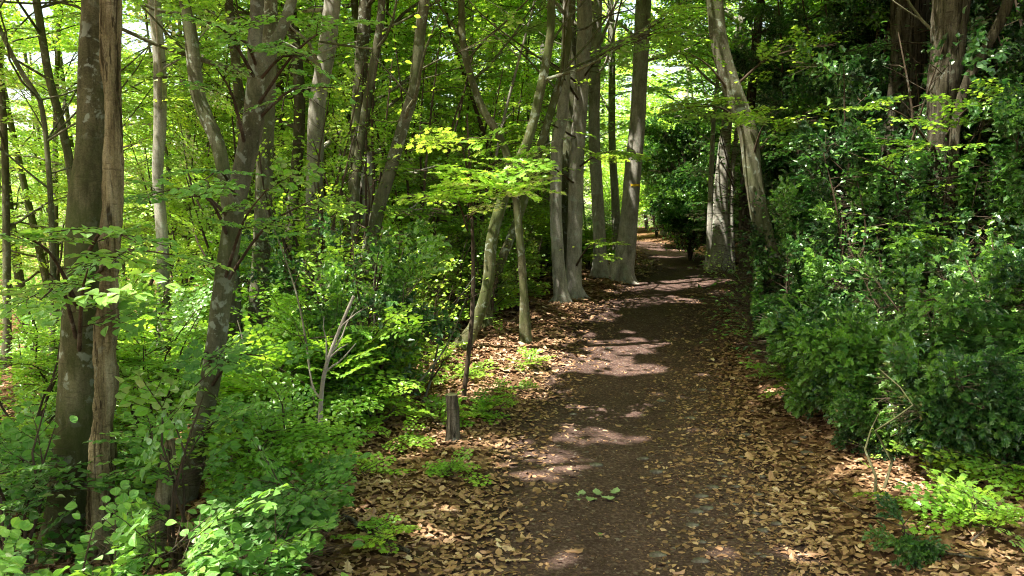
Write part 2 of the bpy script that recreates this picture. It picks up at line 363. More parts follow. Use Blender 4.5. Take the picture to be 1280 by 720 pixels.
def bark_mat(name, dark, mid, light, lichen=.5, vscale=(1, 1, .35), scale=9, bump=.6, moss=0.0, rough_bark=False):
    m, nt, o = new_mat(name)
    tc = nt.nodes.new('ShaderNodeTexCoord'); v = mapping(nt, tc.outputs['Object'], vscale)
    n1 = noise(nt, v, scale, 6, .65); n2 = noise(nt, tc.outputs['Object'], scale * 4.5, 4, .7)
    c = ramp(nt, [(.3, dark), (.5, mid), (.72, light)], n1)
    c = mixc(nt, .35, c, ramp(nt, [(.3, (.25, .25, .25)), (.7, (1, 1, 1))], n2), 'MULTIPLY')
    n7 = noise(nt, tc.outputs['Object'], 130, 3, .7); c = mixc(nt, .55, c, ramp(nt, [(.32, (.42, .40, .38)), (.62, (1.15, 1.15, 1.15))], n7), 'MULTIPLY')
    ck = noise(nt, mapping(nt, tc.outputs['Object'], (34, 34, 2.6) if rough_bark else (26, 26, 5)), 1.0, 4, .65, .6)
    c = mixc(nt, ramp(nt, [(.40, (.85, .85, .85) if rough_bark else (.3, .3, .3)), (.47, (0, 0, 0))], ck), c, tuple(v_ * .4 for v_ in dark))
    # horizontal lenticel marks
    hb = mapping(nt, tc.outputs['Object'], (6, 6, 42)); n3 = noise(nt, hb, 1.6, 3, .6)
    c = mixc(nt, ramp(nt, [(.60, (0, 0, 0)), (.68, (.6, .6, .6))], n3), c, dark)
    # lichen blotches
    n4 = noise(nt, tc.outputs['Object'], 14, 5, .6, .3); n5 = noise(nt, tc.outputs['Object'], 2.2, 2)
    lm = nt.nodes.new('ShaderNodeMath'); lm.operation = 'MULTIPLY'
    nt.links.new(ramp(nt, [(.56, (0, 0, 0)), (.61, (1, 1, 1))], n4), lm.inputs[0]); nt.links.new(ramp(nt, [(.45 - .2 * (lichen - .5), (0, 0, 0)), (.6, (1, 1, 1))], n5), lm.inputs[1])
    lf = nt.nodes.new('ShaderNodeMath'); lf.operation = 'MULTIPLY'; lf.inputs[1].default_value = lichen; nt.links.new(lm.outputs[0], lf.inputs[0])
    c = mixc(nt, lf.outputs[0], c, (.36, .40, .33))
    if moss:
        n6 = noise(nt, tc.outputs['Object'], 1.6, 5, .65)
        c = mixc(nt, ramp(nt, [(.42, (0, 0, 0)), (.62, (moss, moss, moss))], n6), c, (.055, .08, .02))
    b = nt.nodes.new('ShaderNodeBsdfDiffuse'); b.inputs['Roughness'].default_value = .8; nt.links.new(c, b.inputs[0])
    bp = nt.nodes.new('ShaderNodeBump'); bp.inputs['Strength'].default_value = bump; bp.inputs['Distance'].default_value = .03 if rough_bark else .012
    hs = mixc(nt, .5 if rough_bark else .25, mixc(nt, .4, n1, n2), ck); nt.links.new(hs, bp.inputs['Height']); nt.links.new(bp.outputs[0], b.inputs['Normal'])
    nt.links.new(b.outputs[0], o.inputs[0]); return m

M = {}
TB = 1.0
M['leaf'] = leaf_mat('leaf_green', [(.045, .11, .014), (.09, .175, .02), (.15, .24, .03)], [(.17, .34, .015), (.34, .54, .03), (.50, .66, .05)], .05)
M['leafn'] = leaf_mat('leaf_green_near', [(.022, .075, .012), (.05, .135, .018), (.10, .20, .03)], [(.06, .21, .012), (.17, .37, .02), (.34, .52, .04)], .015, .45, veins=True)
M['canopy'] = leaf_mat('leaf_canopy', [(.06, .13, .02), (.09, .19, .03), (.13, .24, .04)], [(.28, .48, .05), (.38, .60, .06), (.48, .68, .08)], .04)
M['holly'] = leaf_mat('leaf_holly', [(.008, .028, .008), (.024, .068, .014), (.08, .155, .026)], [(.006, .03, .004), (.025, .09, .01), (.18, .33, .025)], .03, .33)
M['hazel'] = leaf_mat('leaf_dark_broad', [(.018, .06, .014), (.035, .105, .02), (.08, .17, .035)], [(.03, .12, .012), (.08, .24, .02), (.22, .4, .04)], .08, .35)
M['far'] = leaf_mat('leaf_far', [(.07, .15, .03), (.10, .20, .04), (.16, .26, .06)], [(.25, .42, .06), (.34, .52, .09), (.46, .62, .14)], .03)
M['bark'] = bark_mat('bark_smooth', (.065, .062, .038), (.145, .135, .09), (.26, .245, .17), .75, moss=.45)
M['barkg'] = bark_mat('bark_grey_pale', (.20, .19, .15), (.40, .375, .31), (.60, .57, .49), .8, moss=.2)
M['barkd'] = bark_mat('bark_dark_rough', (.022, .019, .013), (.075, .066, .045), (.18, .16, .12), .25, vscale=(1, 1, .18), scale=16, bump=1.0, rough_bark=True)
M['barkn'] = bark_mat('bark_olive', (.05, .05, .026), (.125, .115, .062), (.22, .20, .125), .6, scale=11, moss=.7)
M['dead'] = bark_mat('wood_dead', (.06, .048, .025), (.22, .185, .10), (.42, .37, .24), .3, vscale=(1.5, 1.5, .16), scale=12, bump=1.0, rough_bark=True)
M['twig'] = bark_mat('bark_twig', (.04, .03, .02), (.08, .06, .04), (.14, .11, .08), .2, bump=.2)
M['pale'] = bark_mat('bark_bleached', (.22, .19, .15), (.36, .32, .26), (.5, .46, .40), .3, bump=.5)

# ------------------------------------------------------------------ trees
def grow_limb(p0, d0, L, r0, up=.25, wob=.25, n=7):
    pts = [np.array(p0, float)]; d = norm(d0)
    for i in range(n):
        d = norm(d + rs.normal(0, wob, 3) * .5 + np.array([0, 0, up * .3 * (1 if i < n * .5 else -.7)])); pts.append(pts[-1] + d * L / n)
    return np.array(pts), np.linspace(r0, r0 * .25, n + 1)

def dress(mb_leaf, mb_wood, pts, key, n, s, tint, flat=.8, view=True, woodmat=0, sub=True, matl=0, twigs=True, tvar=.18):
    """hang leaf sprays along a limb"""
    P, F, U = [], [], []
    m = len(pts) - 1
    for i in range(n):
        t = .25 + .75 * (i + rs.rand()) / n; f = t * m; a = min(int(f), m - 1)
        p = pts[a] + (pts[a + 1] - pts[a]) * (f - a); d = norm(pts[a + 1] - pts[a])
        side = norm(np.cross(d, [0, 0, 1])) * (1 if i % 2 else -1)
        fd = norm(side * (1.0 - .4 * t) + d * (.3 + .9 * t) + np.array([0, 0, rs.normal(.0, .18)])); fd[2] *= flat
        P.append(p); F.append(fd); U.append([rs.normal(0, .22), rs.normal(0, .22), 1])
    put_sprays(mb_leaf, key, P, np.array(F), np.array(U), s * rs.uniform(.75, 1.25, len(P)), matl, 1, tint, view=view, twigs=twigs, tvar=tvar)

def build_tree(name, label, trunk, rad, bark, group=None, key='mid', low=2.0, top=9, nlimb=14, spread=2.6, nspr=7, tint=.5, leaf='leaf', canopy=9, canopy_r=3.2, sides=10, step=.18,
               rough=.04, ridges=0, cat='tree', flare=1.5, forks=(), cz0=None, ssc=1.0, base=None, lowview=True, cpl=4, ctint=.5, roots=0):
    """trunk: world points bottom -> top (bottom on the ground)"""
    trunk = np.asarray(trunk, float); rad = np.asarray(rad, float)
    b = trunk[0].copy()
    root = thing(name, b, label, cat, group)
    tb = MB(); cb = MB()
    pts, rr = resample(np.vstack([trunk[0] - np.array([0, 0, .25]), trunk]), np.concatenate([[rad[0] * flare * 1.15], [rad[0] * flare], rad[1:]]), step)
    # root flare lobes
    tube(tb, pts, rr, sides, 0, rough, seed=rs.rand() * 10, ridges=ridges)
    for fp, fr in forks:
        q, qr = resample(fp, fr, step); tube(tb, q, qr, sides, 0, rough, seed=rs.rand() * 10)
    zs = pts[:, 2]; zb = b[2]
    for i in range(nlimb):
        h = zb + low + (top - low) * ((i + rs.rand()) / nlimb)
        j = int(np.argmin(np.abs(zs - h))); p = pts[j]; a = rs.rand() * 2 * math.pi
        Ls = spread * rs.uniform(.55, 1.1) * (1 - .35 * (h - zb - low) / max(top - low, .1))
        lp, lr = grow_limb(p, [math.cos(a), math.sin(a), rs.uniform(.05, .7)], Ls, max(.012, min(rr[j] * .4, .035)))
        tube(tb, lp, lr, 5, 0, 0, cap=False)
        dress(cb, tb, lp, key, nspr, ssc, tint + rs.normal(0, .08))
        for s_ in range(2):
            k = rs.randint(2, len(lp) - 1); d = norm(lp[k + 1] - lp[k]); sd = norm(np.cross(d, [0, 0, 1])) * (1 if s_ else -1)
            sp, sr = grow_limb(lp[k], sd + d * .6 + [0, 0, .1], Ls * .5, lr[k] * .6, n=5)
            tube(tb, sp, sr, 4, 0, 0, cap=False); dress(cb, tb, sp, key, max(2, nspr // 2), ssc, tint + rs.normal(0, .08))
    if roots:
        for i in range(roots):
            a = i * 6.283 / roots + rs.rand() * .6; Lr = rad[0] * rs.uniform(1.2, 2.4); q = []
            for t in (0, .25, .55, 1):
                xx, yy = b[0] + math.cos(a + .4 * t) * (rad[0] * .45 + Lr * t), b[1] + math.sin(a + .4 * t) * (rad[0] * .45 + Lr * t)
                q.append([xx, yy, float(H(xx, yy)) + (rad[0] * 1.2 * (1 - t) ** 2.5 - .012 - .03 * t)])
            q, qr = resample(q, [rad[0] * .62, rad[0] * .42, rad[0] * .24, rad[0] * .08], .05); tube(tb, q, qr, 10, 0, .06, seed=i)
    tp = trunk[-1]
    zc0 = (tp[2] - 3) if cz0 is None else cz0
    for i in range(canopy):
        j = int(np.argmin(np.abs(zs - rs.uniform(zc0, tp[2])))); a = i * 2.4 + rs.rand()
        lp, lr = grow_limb(pts[j], [math.cos(a), math.sin(a), rs.uniform(.2, 1.1)], canopy_r * rs.uniform(.6, 1.15), max(.015, rr[j] * .33), up=.1)
        tube(tb, lp, lr, 5, 0, 0, cap=False)
        dress(cb, tb, lp, 'canopy', cpl, 1.0, ctint, matl=2, twigs=False)
    tb.build('trunk', M[bark], root)
    cb.build('crown', [M[leaf], M['twig'], M['canopy']], root)
    return root

def photo_trunk(pix, d, height, d_top=None, lean=None, solve=False):
    """pix: (px,py,width) top -> bottom; returns world pts bottom -> top & radii"""
    pix = [tuple(p) for p in pix]
    if solve: d = float(ground_hit(pix[-1][0], pix[-1][1])[1])
    n = len(pix); P = []; Rr = []
    for i, (x, y, w) in enumerate(pix):
        dd = d if d_top is None else d + (d_top - d) * (1 - i / max(n - 1, 1))
        P.append(at(x, y, dd)); Rr.append(w * dd / FPX / 2)
    P = P[::-1]; Rr = Rr[::-1]
    gz = float(H(P[0][0], P[0][1]))
    if P[0][2] > gz + .05:
        dr = (P[0] - P[1]) / max(np.linalg.norm(P[1] - P[0]), 1e-6); dr = norm(dr * .5 + np.array([0, 0, -.8])); k = (P[0][2] - gz) / max(-dr[2], .2)
        q = P[0] + dr * k; q[2] = H(q[0], q[1]); P = [q] + P; Rr = [Rr[0] * 1.15] + Rr
    else: P[0][2] = gz
    mark = [(x, y, w) for x, y, w in pix]; mark_line(mark, d, 1.15)
    # continue upward
    p = P[-1]; dr = norm(P[-1] - P[-2]); r = Rr[-1]; 
    while p[2] < P[0][2] + height:
        dr = norm(dr + np.array([rs.normal(0, .06), rs.normal(0, .06), .12])); p = p + dr * 1.1; r *= .9; P.append(p); Rr.append(r)
    return np.array(P), np.array(Rr)

trees = []   # delayed: all trunks first mark the view map, then the leaves are grown
def T(name, label, pix, d, height=9, bark='bark', solve=False, d_top=None, **k):
    P, Rr = photo_trunk(pix, d, height, d_top, solve=solve); trees.append((name, label, P, Rr, bark, k))

# ------------------------------------------------------------------ the named trunks of the photo
gL = 'thin trunks standing in the wood left of the path'
T('beech_tree', 'large smooth olive grey trunk with lichen spots at the far left foreground',
  [(118,-20,29),(116,60,31),(114,180,36),(108,260,43),(101,400,44),(96,500,46),(92,560,47),(83,640,50),(60,720,52),(48,760,56)], 4.1, 9, 'barkn', low=3.3, nlimb=6, top=8, canopy=20, sides=28, step=.03, rough=.035, flare=1.15, tint=.45)
T('dead_tree', 'dead yellowish brown split stem leaning against the large foreground trunk',
  [(139,-10,21),(138,60,19),(141,130,17),(142,200,20),(140,262,18),(138,300,23),(136,350,19),(134,400,23),(131,440,20),(133,480,24),(129,530,21),(128,560,27),(126,620,24),(127,650,28),(124,700,28)], 3.95, 3.4, 'dead', nlimb=0, canopy=0, sides=26, step=.02, rough=.16, ridges=.22, flare=1.0)
T('beech_tree', 'leaning brownish grey tree forking at the top, second from left in the foreground',
  [(326,60,27),(322,100,24),(315,160,26),(300,230,25),(294,260,24),(279,360,24),(270,430,25),(262,480,26),(248,550,25),(235,610,28),(217,690,30),(212,730,32)], 4.8, .6, 'bark', low=2.6, nlimb=0, top=3.5, canopy=0, sides=24, step=.03, rough=.04, flare=1.1)
T('snag', 'short broken stem with rough tan bark among green leaves at the bottom left',
  [(214,548,9),(209,575,19),(206,610,21),(200,650,22),(192,700,25),(188,740,26)], 3.9, .0, 'dead', nlimb=0, canopy=0, sides=20, step=.02, rough=.10, ridges=.1, flare=1.1, cat='tree')
T('beech_tree', 'straight grey green trunk standing just behind the leaning forked tree',
  [(338,-10,17),(335,110,19),(331,200,21),(326,330,22),(322,400,24)], 8.5, 8, 'bark', low=3, nlimb=9, group=None, key='mid', sides=14, step=.08)
T('beech_tree', 'slender pale grey trunk with a knot, between the foreground trunk and the leaning tree',
  [(191,-10,15),(198,60,14),(200,90,15),(200,160,15),(197,220,13),(203,300,15),(205,400,16),(205,440,18)], 9, 8, 'barkg', low=3, nlimb=9, sides=14, step=.08)
T('beech_tree', 'curving grey trunk bending right beside the leaning forked tree',
  [(228,-10,12),(238,40,16),(246,110,17),(257,145,17),(272,180,17),(283,240,16),(290,330,17),(294,420,18)], 8.2, 8, 'bark', low=3, nlimb=8, sides=14, step=.08)
T('thin_tree', 'thin dark trunk at the far left against bright sky', [(44,-10,9),(55,60,9),(62,100,9),(75,150,10),(88,210,10),(96,300,10),(104,400,11)], 11, 8, 'bark', low=3.0, nlimb=10, sides=8)
T('thin_tree', 'very thin slanting stem left of the foreground trunk', [(6,50,5),(30,95,6),(50,125,6),(60,200,6),(66,320,7),(66,430,8)], 10, 5, 'bark', low=2.5, nlimb=8, sides=8)
T('thin_tree', 'thin pale stem at the extreme left edge', [(6,190,8),(8,300,9),(9,420,10),(10,520,11)], 12, 7, 'bark', low=2, nlimb=10, sides=8)
T('thin_tree', 'thin grey stem leaning behind the slender trunk left of centre', [(286,0,10),(293,60,12),(297,110,11),(302,160,12),(312,260,12)], 10.5, 8, 'bark', low=2.5, nlimb=10, sides=8)
T('beech_tree', 'pale grey upright trunk left of centre, behind leaves', [(417,-10,20),(409,60,21),(397,130,20),(394,200,21),(393,260,22),(395,380,23)], 10.5, 9, 'barkg', low=2.5, nlimb=12, sides=14, step=.08)
T('thin_tree', 'grey trunk just left of the pale upright trunk', [(362,0,13),(367,40,13),(374,110,14),(373,180,14),(365,270,14),(362,360,15)], 11.5, 8, 'bark', low=2.5, nlimb=10, sides=10)
T('beech_tree', 'grey trunk of a pair left of centre, leaning slightly', [(458,-10,15),(455,30,16),(450,100,17),(447,160,17),(443,250,17),(440,340,18),(440,400,19)], 10.5, 8, 'bark', low=2.5, nlimb=10, sides=12)
T('thin_tree', 'dark curving stem crossing in front of the left of centre pair', [(478,-10,9),(474,40,10),(462,110,11),(451,180,12),(443,250,12),(447,330,13),(452,400,14)], 9.6, 6, 'bark', low=2.5, nlimb=7, sides=10)
T('thin_tree', 'dark slanting trunk in the middle rising to the right', [(532,-10,13),(522,70,14),(518,110,14),(506,150,15),(490,205,16),(472,265,17),(458,330,18),(450,400,19)], 9.2, 7, 'bark', low=2.6, nlimb=7, sides=12)
T('beech_tree', 'stout trunk with a sunlit pale patch left of centre', [(457,195,18),(458,225,24),(462,270,24),(464,340,25),(466,400,26)], 9.8, 2.2, 'barkg', low=1.5, nlimb=3, top=2.2, spread=1.2, canopy=0, sides=14)
T('thin_tree', 'sinuous thin stem curving through the centre of the wood', [(576,-10,8),(578,50,9),(590,100,9),(605,140,10),(622,165,10),(640,215,10),(650,300,10),(655,370,11)], 9.5, 6, 'barkn', low=2.6, nlimb=7, sides=10)
T('leaning_tree', 'mossy dark leaning stem rooted above the short stump', [(690,-10,10),(687,50,10),(675,115,12),(660,175,12),(632,240,14),(615,300,15),(609,360,15),(592,410,16),(577,443,18)], 8.9, 6, 'barkn', low=2.8, nlimb=7, sides=14, step=.06)
T('leaning_tree', 'pale grey stem slanting behind the mossy leaning one', [(712,40,8),(703,90,9),(690,135,10),(675,185,10),(660,235,11),(645,280,11),(625,330,12),(612,370,12)], 10.2, 5, 'barkn', low=3, nlimb=6, sides=10)
T('beech_tree', 'left stem of the twin beeches at the left edge of the path', [(708,60,13),(705,110,14),(703,145,15),(697,175,15),(695,225,15),(695,275,15),(698,330,16),(702,378,19)], 12, 8, 'barkg', solve=True, roots=6, low=3.2, nlimb=8, sides=18, step=.06, flare=1.1)
T('beech_tree', 'right stem of the twin beeches at the path edge, sunlit near its foot', [(730,-10,18),(730,50,18),(726,125,18),(721,200,18),(719,275,19),(717,340,20),(716,374,23)], 12.1, 9, 'barkg', solve=True, roots=6, low=3.2, nlimb=9, sides=18, step=.06, flare=1.12)
T('beech_tree', 'trunk rising directly behind the twin beeches', [(711,-10,14),(714,60,14),(715,125,15),(709,200,15),(707,300,16),(706,355,17)], 13.6, 9, 'bark', low=3, nlimb=8, sides=12)
T('beech_tree', 'grey trunk between the twin beeches and the large path-side beech', [(746,-10,14),(745,40,14),(743,110,14),(743,175,14),(747,250,15),(750,318,17)], 15, 9, 'barkg', low=3, nlimb=9, sides=12)
T('thin_tree', 'slim trunk seen just left of the large path-side beech', [(763,-10,8),(764,40,9),(765,100,9),(765,175,9),(769,250,10),(771,306,11)], 19, 8, 'barkg', low=3, nlimb=10, sides=10)
T('beech_tree', 'largest pale beech beside the path, with a small yellow blaze painted on it', [(805,-12,19),(801,70,19),(797,150,19),(791,215,21),(787,265,22),(782,315,25),(778,340,27),(777,350,29)], 14, 9, 'barkg', solve=True, roots=7, low=3.6, nlimb=9, sides=24, step=.06, flare=1.12)
T('leaning_tree', 'bent trunk curving down to the right edge of the path', [(888,-30,19),(893,0,20),(898,45,21),(907,85,22),(920,125,23),(935,165,23),(940,210,22),(946,250,22),(955,290,23),(965,330,24),(970,362,26)], 9.5, 8, 'bark', low=5.5, top=8, nlimb=4, sides=20, step=.05, flare=1.25, roots=5)
T('beech_tree', 'forked grey trunk far off at the right side of the path bend', [(910,140,12),(905,190,15),(901,240,17),(900,304,20)], 17, 6, 'barkg', low=3.0, nlimb=8, sides=14)
T('thin_tree', 'very thin pale stem left of the forked trunk at the bend', [(893,140,5),(890,190,6),(888,250,7),(887,306,8)], 17.5, 5, 'barkg', low=2.8, nlimb=6, sides=8)
T('thin_tree', 'thin pale stem right of the forked trunk at the bend', [(921,160,5),(916,210,6),(914,260,6),(914,300,7)], 17, 5, 'barkg', low=2.8, nlimb=6, sides=8)
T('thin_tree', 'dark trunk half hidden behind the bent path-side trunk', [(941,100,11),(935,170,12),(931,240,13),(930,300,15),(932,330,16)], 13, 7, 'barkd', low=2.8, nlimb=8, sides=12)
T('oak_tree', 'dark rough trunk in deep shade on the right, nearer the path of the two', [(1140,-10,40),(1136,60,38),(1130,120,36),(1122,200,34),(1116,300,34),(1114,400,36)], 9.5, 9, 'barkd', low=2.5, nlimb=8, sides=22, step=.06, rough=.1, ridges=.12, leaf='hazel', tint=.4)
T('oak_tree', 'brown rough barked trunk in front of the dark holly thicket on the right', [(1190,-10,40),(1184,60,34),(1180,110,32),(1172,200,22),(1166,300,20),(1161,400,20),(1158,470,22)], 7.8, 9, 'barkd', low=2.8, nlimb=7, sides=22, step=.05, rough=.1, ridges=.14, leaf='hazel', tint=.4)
T('thin_tree', 'pale narrow stem pressed against the right side of the brown rough trunk', [(1204,-10,12),(1200,60,12),(1196,130,12),(1190,210,11),(1186,300,11)], 8.1, 6, 'bark', low=2.8, nlimb=5, sides=12, leaf='hazel')
T('thin_tree', 'dark grey trunk near the right edge behind holly leaves', [(1243,-10,16),(1238,60,16),(1234,130,15),(1228,220,15),(1222,320,16)], 9.3, 8, 'bark', low=2.8, nlimb=7, sides=12, leaf='hazel')
T('leaning_tree', 'reddish brown bough slanting up to the top right corner', [(1268,-20,13),(1254,20,13),(1232,60,12),(1212,95,12),(1196,150,12),(1190,230,12)], 7.6, 3, 'barkd', low=3, nlimb=2, canopy=0, sides=12)

for i, (name, label, P, Rr, bark, k) in enumerate(trees):
    grp = None
    rt = build_tree(name, label, P, Rr, bark, **k)
    if 'forking at the top' in label:
        # two upper boughs above the fork
        tm = MB(); top = at(325, 95, 4.8)
        for pts_, w_ in (([(322,98),(318,60),(321,20),(322,-30),(326,-110)], [.045,.042,.04,.038,.03]), ([(326,92),(340,62),(355,30),(366,-5),(380,-70)], [.04,.036,.033,.03,.025])):
            q = [at(a, b, 4.8) for a, b in pts_]; q2, r2 = resample(q, w_, .04); fb = MB(); tube(fb, q2, r2, 18, 0, .04, seed=3)
            fb.build('bough', M['bark'], rt)
    if 'yellow blaze' in label:
        bb = MB(); c = at(791.5, 232, P[-1][1] if False else float(P[2][1])); zz = c[2]
        j = int(np.argmin(np.abs(P[:, 2] - zz))); 
        t_ = (zz - P[:, 2]); i0 = max(0, int(np.searchsorted(P[:, 2], zz)) - 1); f_ = (zz - P[i0, 2]) / (P[i0 + 1, 2] - P[i0, 2])
        ax = P[i0] + (P[i0 + 1] - P[i0]) * f_; r_ = Rr[i0] + (Rr[i0 + 1] - Rr[i0]) * f_ + .012
        vs = []; 
        for zi in range(3):
            for ai in range(7):
                an = R(-105 + ai * 11) ; jit = .006 * math.sin(ai * 2.1 + zi)
                vs.append(ax + [r_ * math.cos(an) * 1.0, r_ * math.sin(an), (zi - 1) * .022 + jit])
        ff = [[zi * 7 + ai, zi * 7 + ai + 1, zi * 7 + ai + 8, zi * 7 + ai + 7] for zi in range(2) for ai in range(6)]
        bb.add(vs, ff)
        m, nt, o = new_mat('paint_yellow'); b = nt.nodes.new('ShaderNodeBsdfDiffuse'); nt.links.new(mixc(nt, ramp(nt, [(.45, (0, 0, 0)), (.6, (1, 1, 1))], noise(nt, None, 60, 3)), (.85, .55, .02), (.6, .42, .05)), b.inputs[0]); nt.links.new(b.outputs[0], o.inputs[0])
        bb.build('blaze', m, rt)

# slanting branches that stand out
def bare_branch(name, label, cat, pix, d, w0, w1, mat, base_snap=False, side=3, d1=None):
    pts = [at(x, y, d + ((d1 or d) - d) * i / (len(pix) - 1)) for i, (x, y) in enumerate(pix)]
    if base_snap: pts[0][2] = H(pts[0][0], pts[0][1])
    q, r_ = resample(pts, np.linspace(w0, w1, len(pts)), .03)
    root = thing(name, q[0], label, cat); mb = MB(); tube(mb, q, r_, 8, 0, .08, seed=rs.rand() * 9)
    for k in range(side):
        j = rs.randint(len(q) // 3, len(q) - 2); a, b_ = grow_limb(q[j], norm(q[j + 1] - q[j]) + rs.normal(0, .6, 3), rs.uniform(.2, .5), r_[j] * .6, n=5); tube(mb, a, b_, 5, 0, 0)
    mb.build('stem', M[mat], root); return root, q

bare_branch('dead_sapling', 'bare crooked pale sapling with broken twigs left of the stump', 'sapling', [(397,640),(400,560),(401,505),(407,460),(425,410),(442,370)], 5.5, .020, .010, 'pale', True, 6)
bare_branch('dead_sapling', 'thin bare grey stick leaning in the undergrowth beside the pale crooked sapling', 'sapling', [(345,520),(350,470),(368,440),(382,425),(420,420)], 5.9, .012, .005, 'twig', True, 5)

for i in range(15):
    d = rs.uniform(5.6, 9); px = rs.uniform(330, 560) if d < 7 else rs.uniform(360, 610); x = (px - 640) / FPX * d; b_ = G(x, d); hh = rs.uniform(.9, 2.1); ln = rs.normal(0, .45)
    q = [b_ + [ln * t + .06 * math.sin(5 * t + i), .1 * t, hh * t] for t in np.linspace(0, 1, 6)]; q, r_ = resample(q, np.linspace(.012, .004, 6), .08)
    root = thing('bare_sapling', b_, 'thin bare stem with fine dead twigs in the tangle above the leaf litter', 'sapling', 'bare stems in the tangle left of the path'); mb = MB(); tube(mb, q, r_, 6, 0, .05); mb.build('stem', M['pale' if i % 3 == 0 else 'twig' if i % 3 == 1 else 'bark'], root)
    mb = MB()
    for k in range(7):
        j = rs.randint(len(q) // 4, len(q) - 2); a, b2 = grow_limb(q[j], norm(q[j + 1] - q[j]) * .6 + rs.normal(0, .6, 3), rs.uniform(.2, .6), r_[j] * .55, n=5); tube(mb, a, b2, 4, 0, 0)
    mb.build('twigs', M['twig'], root)['kind'] = 'stuff'
# ------------------------------------------------------------------ shrubs, saplings, thickets
def shrub(name, label, base, height, width, key, leaf, stems=5, nspr=10, tint=.5, group=None, cat='shrub', lean=(0, 0), ssc=1.0, low=.15, smat='twig', view=True, tvar=.2, sub=3):
    base = np.asarray(base, float); root = thing(name, base, label, cat, group); tb = MB(); cb = MB()
    for i in range(stems):
        a = i * 2.4 + rs.rand(); lw = width * (.25 + .55 * rs.rand()); h = height * (1 if i == 0 else rs.uniform(.55, 1))
        pts = [base + [0, 0, -.08]]
        for t in (.25, .5, .75, 1):
            pts.append(base + [math.cos(a) * lw * t ** 1.3 + lean[0] * t + rs.normal(0, .04), math.sin(a) * lw * t ** 1.3 + lean[1] * t + rs.normal(0, .04), h * t])
        r0 = .006 + .006 * height; q, r_ = resample(pts, [r0, r0 * .8, r0 * .6, r0 * .45, r0 * .2], .12)
        tube(tb, q, r_, 6, 0, 0, cap=False)
        dress(cb, tb, q, key, nspr, ssc, tint, view=view, tvar=tvar)
        for s_ in range(sub):
            t = low + (1 - low) * (s_ + rs.rand()) / sub; j = min(int(t * (len(q) - 2)) + 1, len(q) - 2); b_ = rs.rand() * 6.28
            lp, lr = grow_limb(q[j], [math.cos(b_), math.sin(b_), rs.uniform(.0, .6)], width * rs.uniform(.35, .65), r_[j] * .6, n=5, up=.15)
            tube(tb, lp, lr, 4, 0, 0, cap=False); dress(cb, tb, lp, key, max(3, nspr // 2), ssc, tint + rs.normal(0, .08), view=view, tvar=tvar)
    tb.build('stem', M[smat], root); cb.build('foliage', [M[leaf], M['twig']], root)
    return root

# foreground left: saplings with big toothed leaves (px, py of crown centre, depth, height, label)
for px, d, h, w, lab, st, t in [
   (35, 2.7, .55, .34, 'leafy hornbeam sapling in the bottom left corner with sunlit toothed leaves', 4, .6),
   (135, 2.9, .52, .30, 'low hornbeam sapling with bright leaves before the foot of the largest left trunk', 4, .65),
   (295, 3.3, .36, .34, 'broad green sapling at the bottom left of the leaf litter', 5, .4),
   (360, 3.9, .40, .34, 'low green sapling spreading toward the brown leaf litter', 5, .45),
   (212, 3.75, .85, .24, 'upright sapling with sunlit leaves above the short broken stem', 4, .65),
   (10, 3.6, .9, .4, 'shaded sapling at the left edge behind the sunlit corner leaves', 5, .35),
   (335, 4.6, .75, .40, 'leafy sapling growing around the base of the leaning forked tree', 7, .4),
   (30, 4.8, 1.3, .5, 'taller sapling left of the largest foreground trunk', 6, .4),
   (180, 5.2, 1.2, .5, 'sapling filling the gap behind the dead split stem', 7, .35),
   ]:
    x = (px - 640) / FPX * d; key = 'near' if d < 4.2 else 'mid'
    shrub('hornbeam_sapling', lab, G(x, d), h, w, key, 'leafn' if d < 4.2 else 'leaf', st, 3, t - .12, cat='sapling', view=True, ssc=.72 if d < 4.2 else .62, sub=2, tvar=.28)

# leafy boughs reaching in front of the trunks at the left (rooted on a slim sapling outside the frame)
def boughs_on(word, targets, key, leaf, tint, r0=.012, n=3, ssc=.75):
    P = [t for t in trees if word in t[1]][0][2]; root = [o for o in ROOTS if word in o.get('label', '')][0]
    for tg in targets:
        zz = tg[2] - rs.uniform(.0, .55); i0 = int(np.clip(np.searchsorted(P[:, 2], zz) - 1, 0, len(P) - 2)); f_ = np.clip((zz - P[i0, 2]) / (P[i0 + 1, 2] - P[i0, 2]), 0, 1)
        st = P[i0] + (P[i0 + 1] - P[i0]) * f_; mid = (st + tg) / 2 + [0, 0, .10]
        lp, lr = resample([st, mid, tg], [r0, r0 * .6, r0 * .2], .08); tb = MB(); cb = MB()
        tube(tb, lp, lr, 6, 0, 0); dress(cb, tb, lp, key, n, ssc, tint + rs.normal(0, .06), view=False)
        bo = tb.build('bough', M['twig'], root); bo['_b'] = root['_b']; ROOTS.append(bo); lo = cb.build('foliage', [M[leaf], M['twig']], bo)
boughs_on('largest smooth' if False else 'large smooth olive', [at(165, 300, 3.1), at(110, 335, 2.9), at(215, 318, 3.3), at(50, 375, 3.1), at(20, 290, 3.1), at(60, 340, 3.4)], 'near', 'leafn', .6)
boughs_on('forking at the top', [at(240, 245, 4.3), at(390, 250, 4.3), at(200, 240, 4.4), at(335, 235, 4.0), at(330, 445, 4.3), at(255, 225, 4.0), at(250, 460, 4.2)], 'near', 'leafn', .45, ssc=.7)
boughs_on('forking at the top', [at(290, 60, 4.3), at(240, 20, 4.0), at(390, 80, 4.4), at(440, 20, 4.2), at(420, 110, 4.6), at(270, 85, 4.2)], 'near', 'leafn', .45, n=3, ssc=.65)

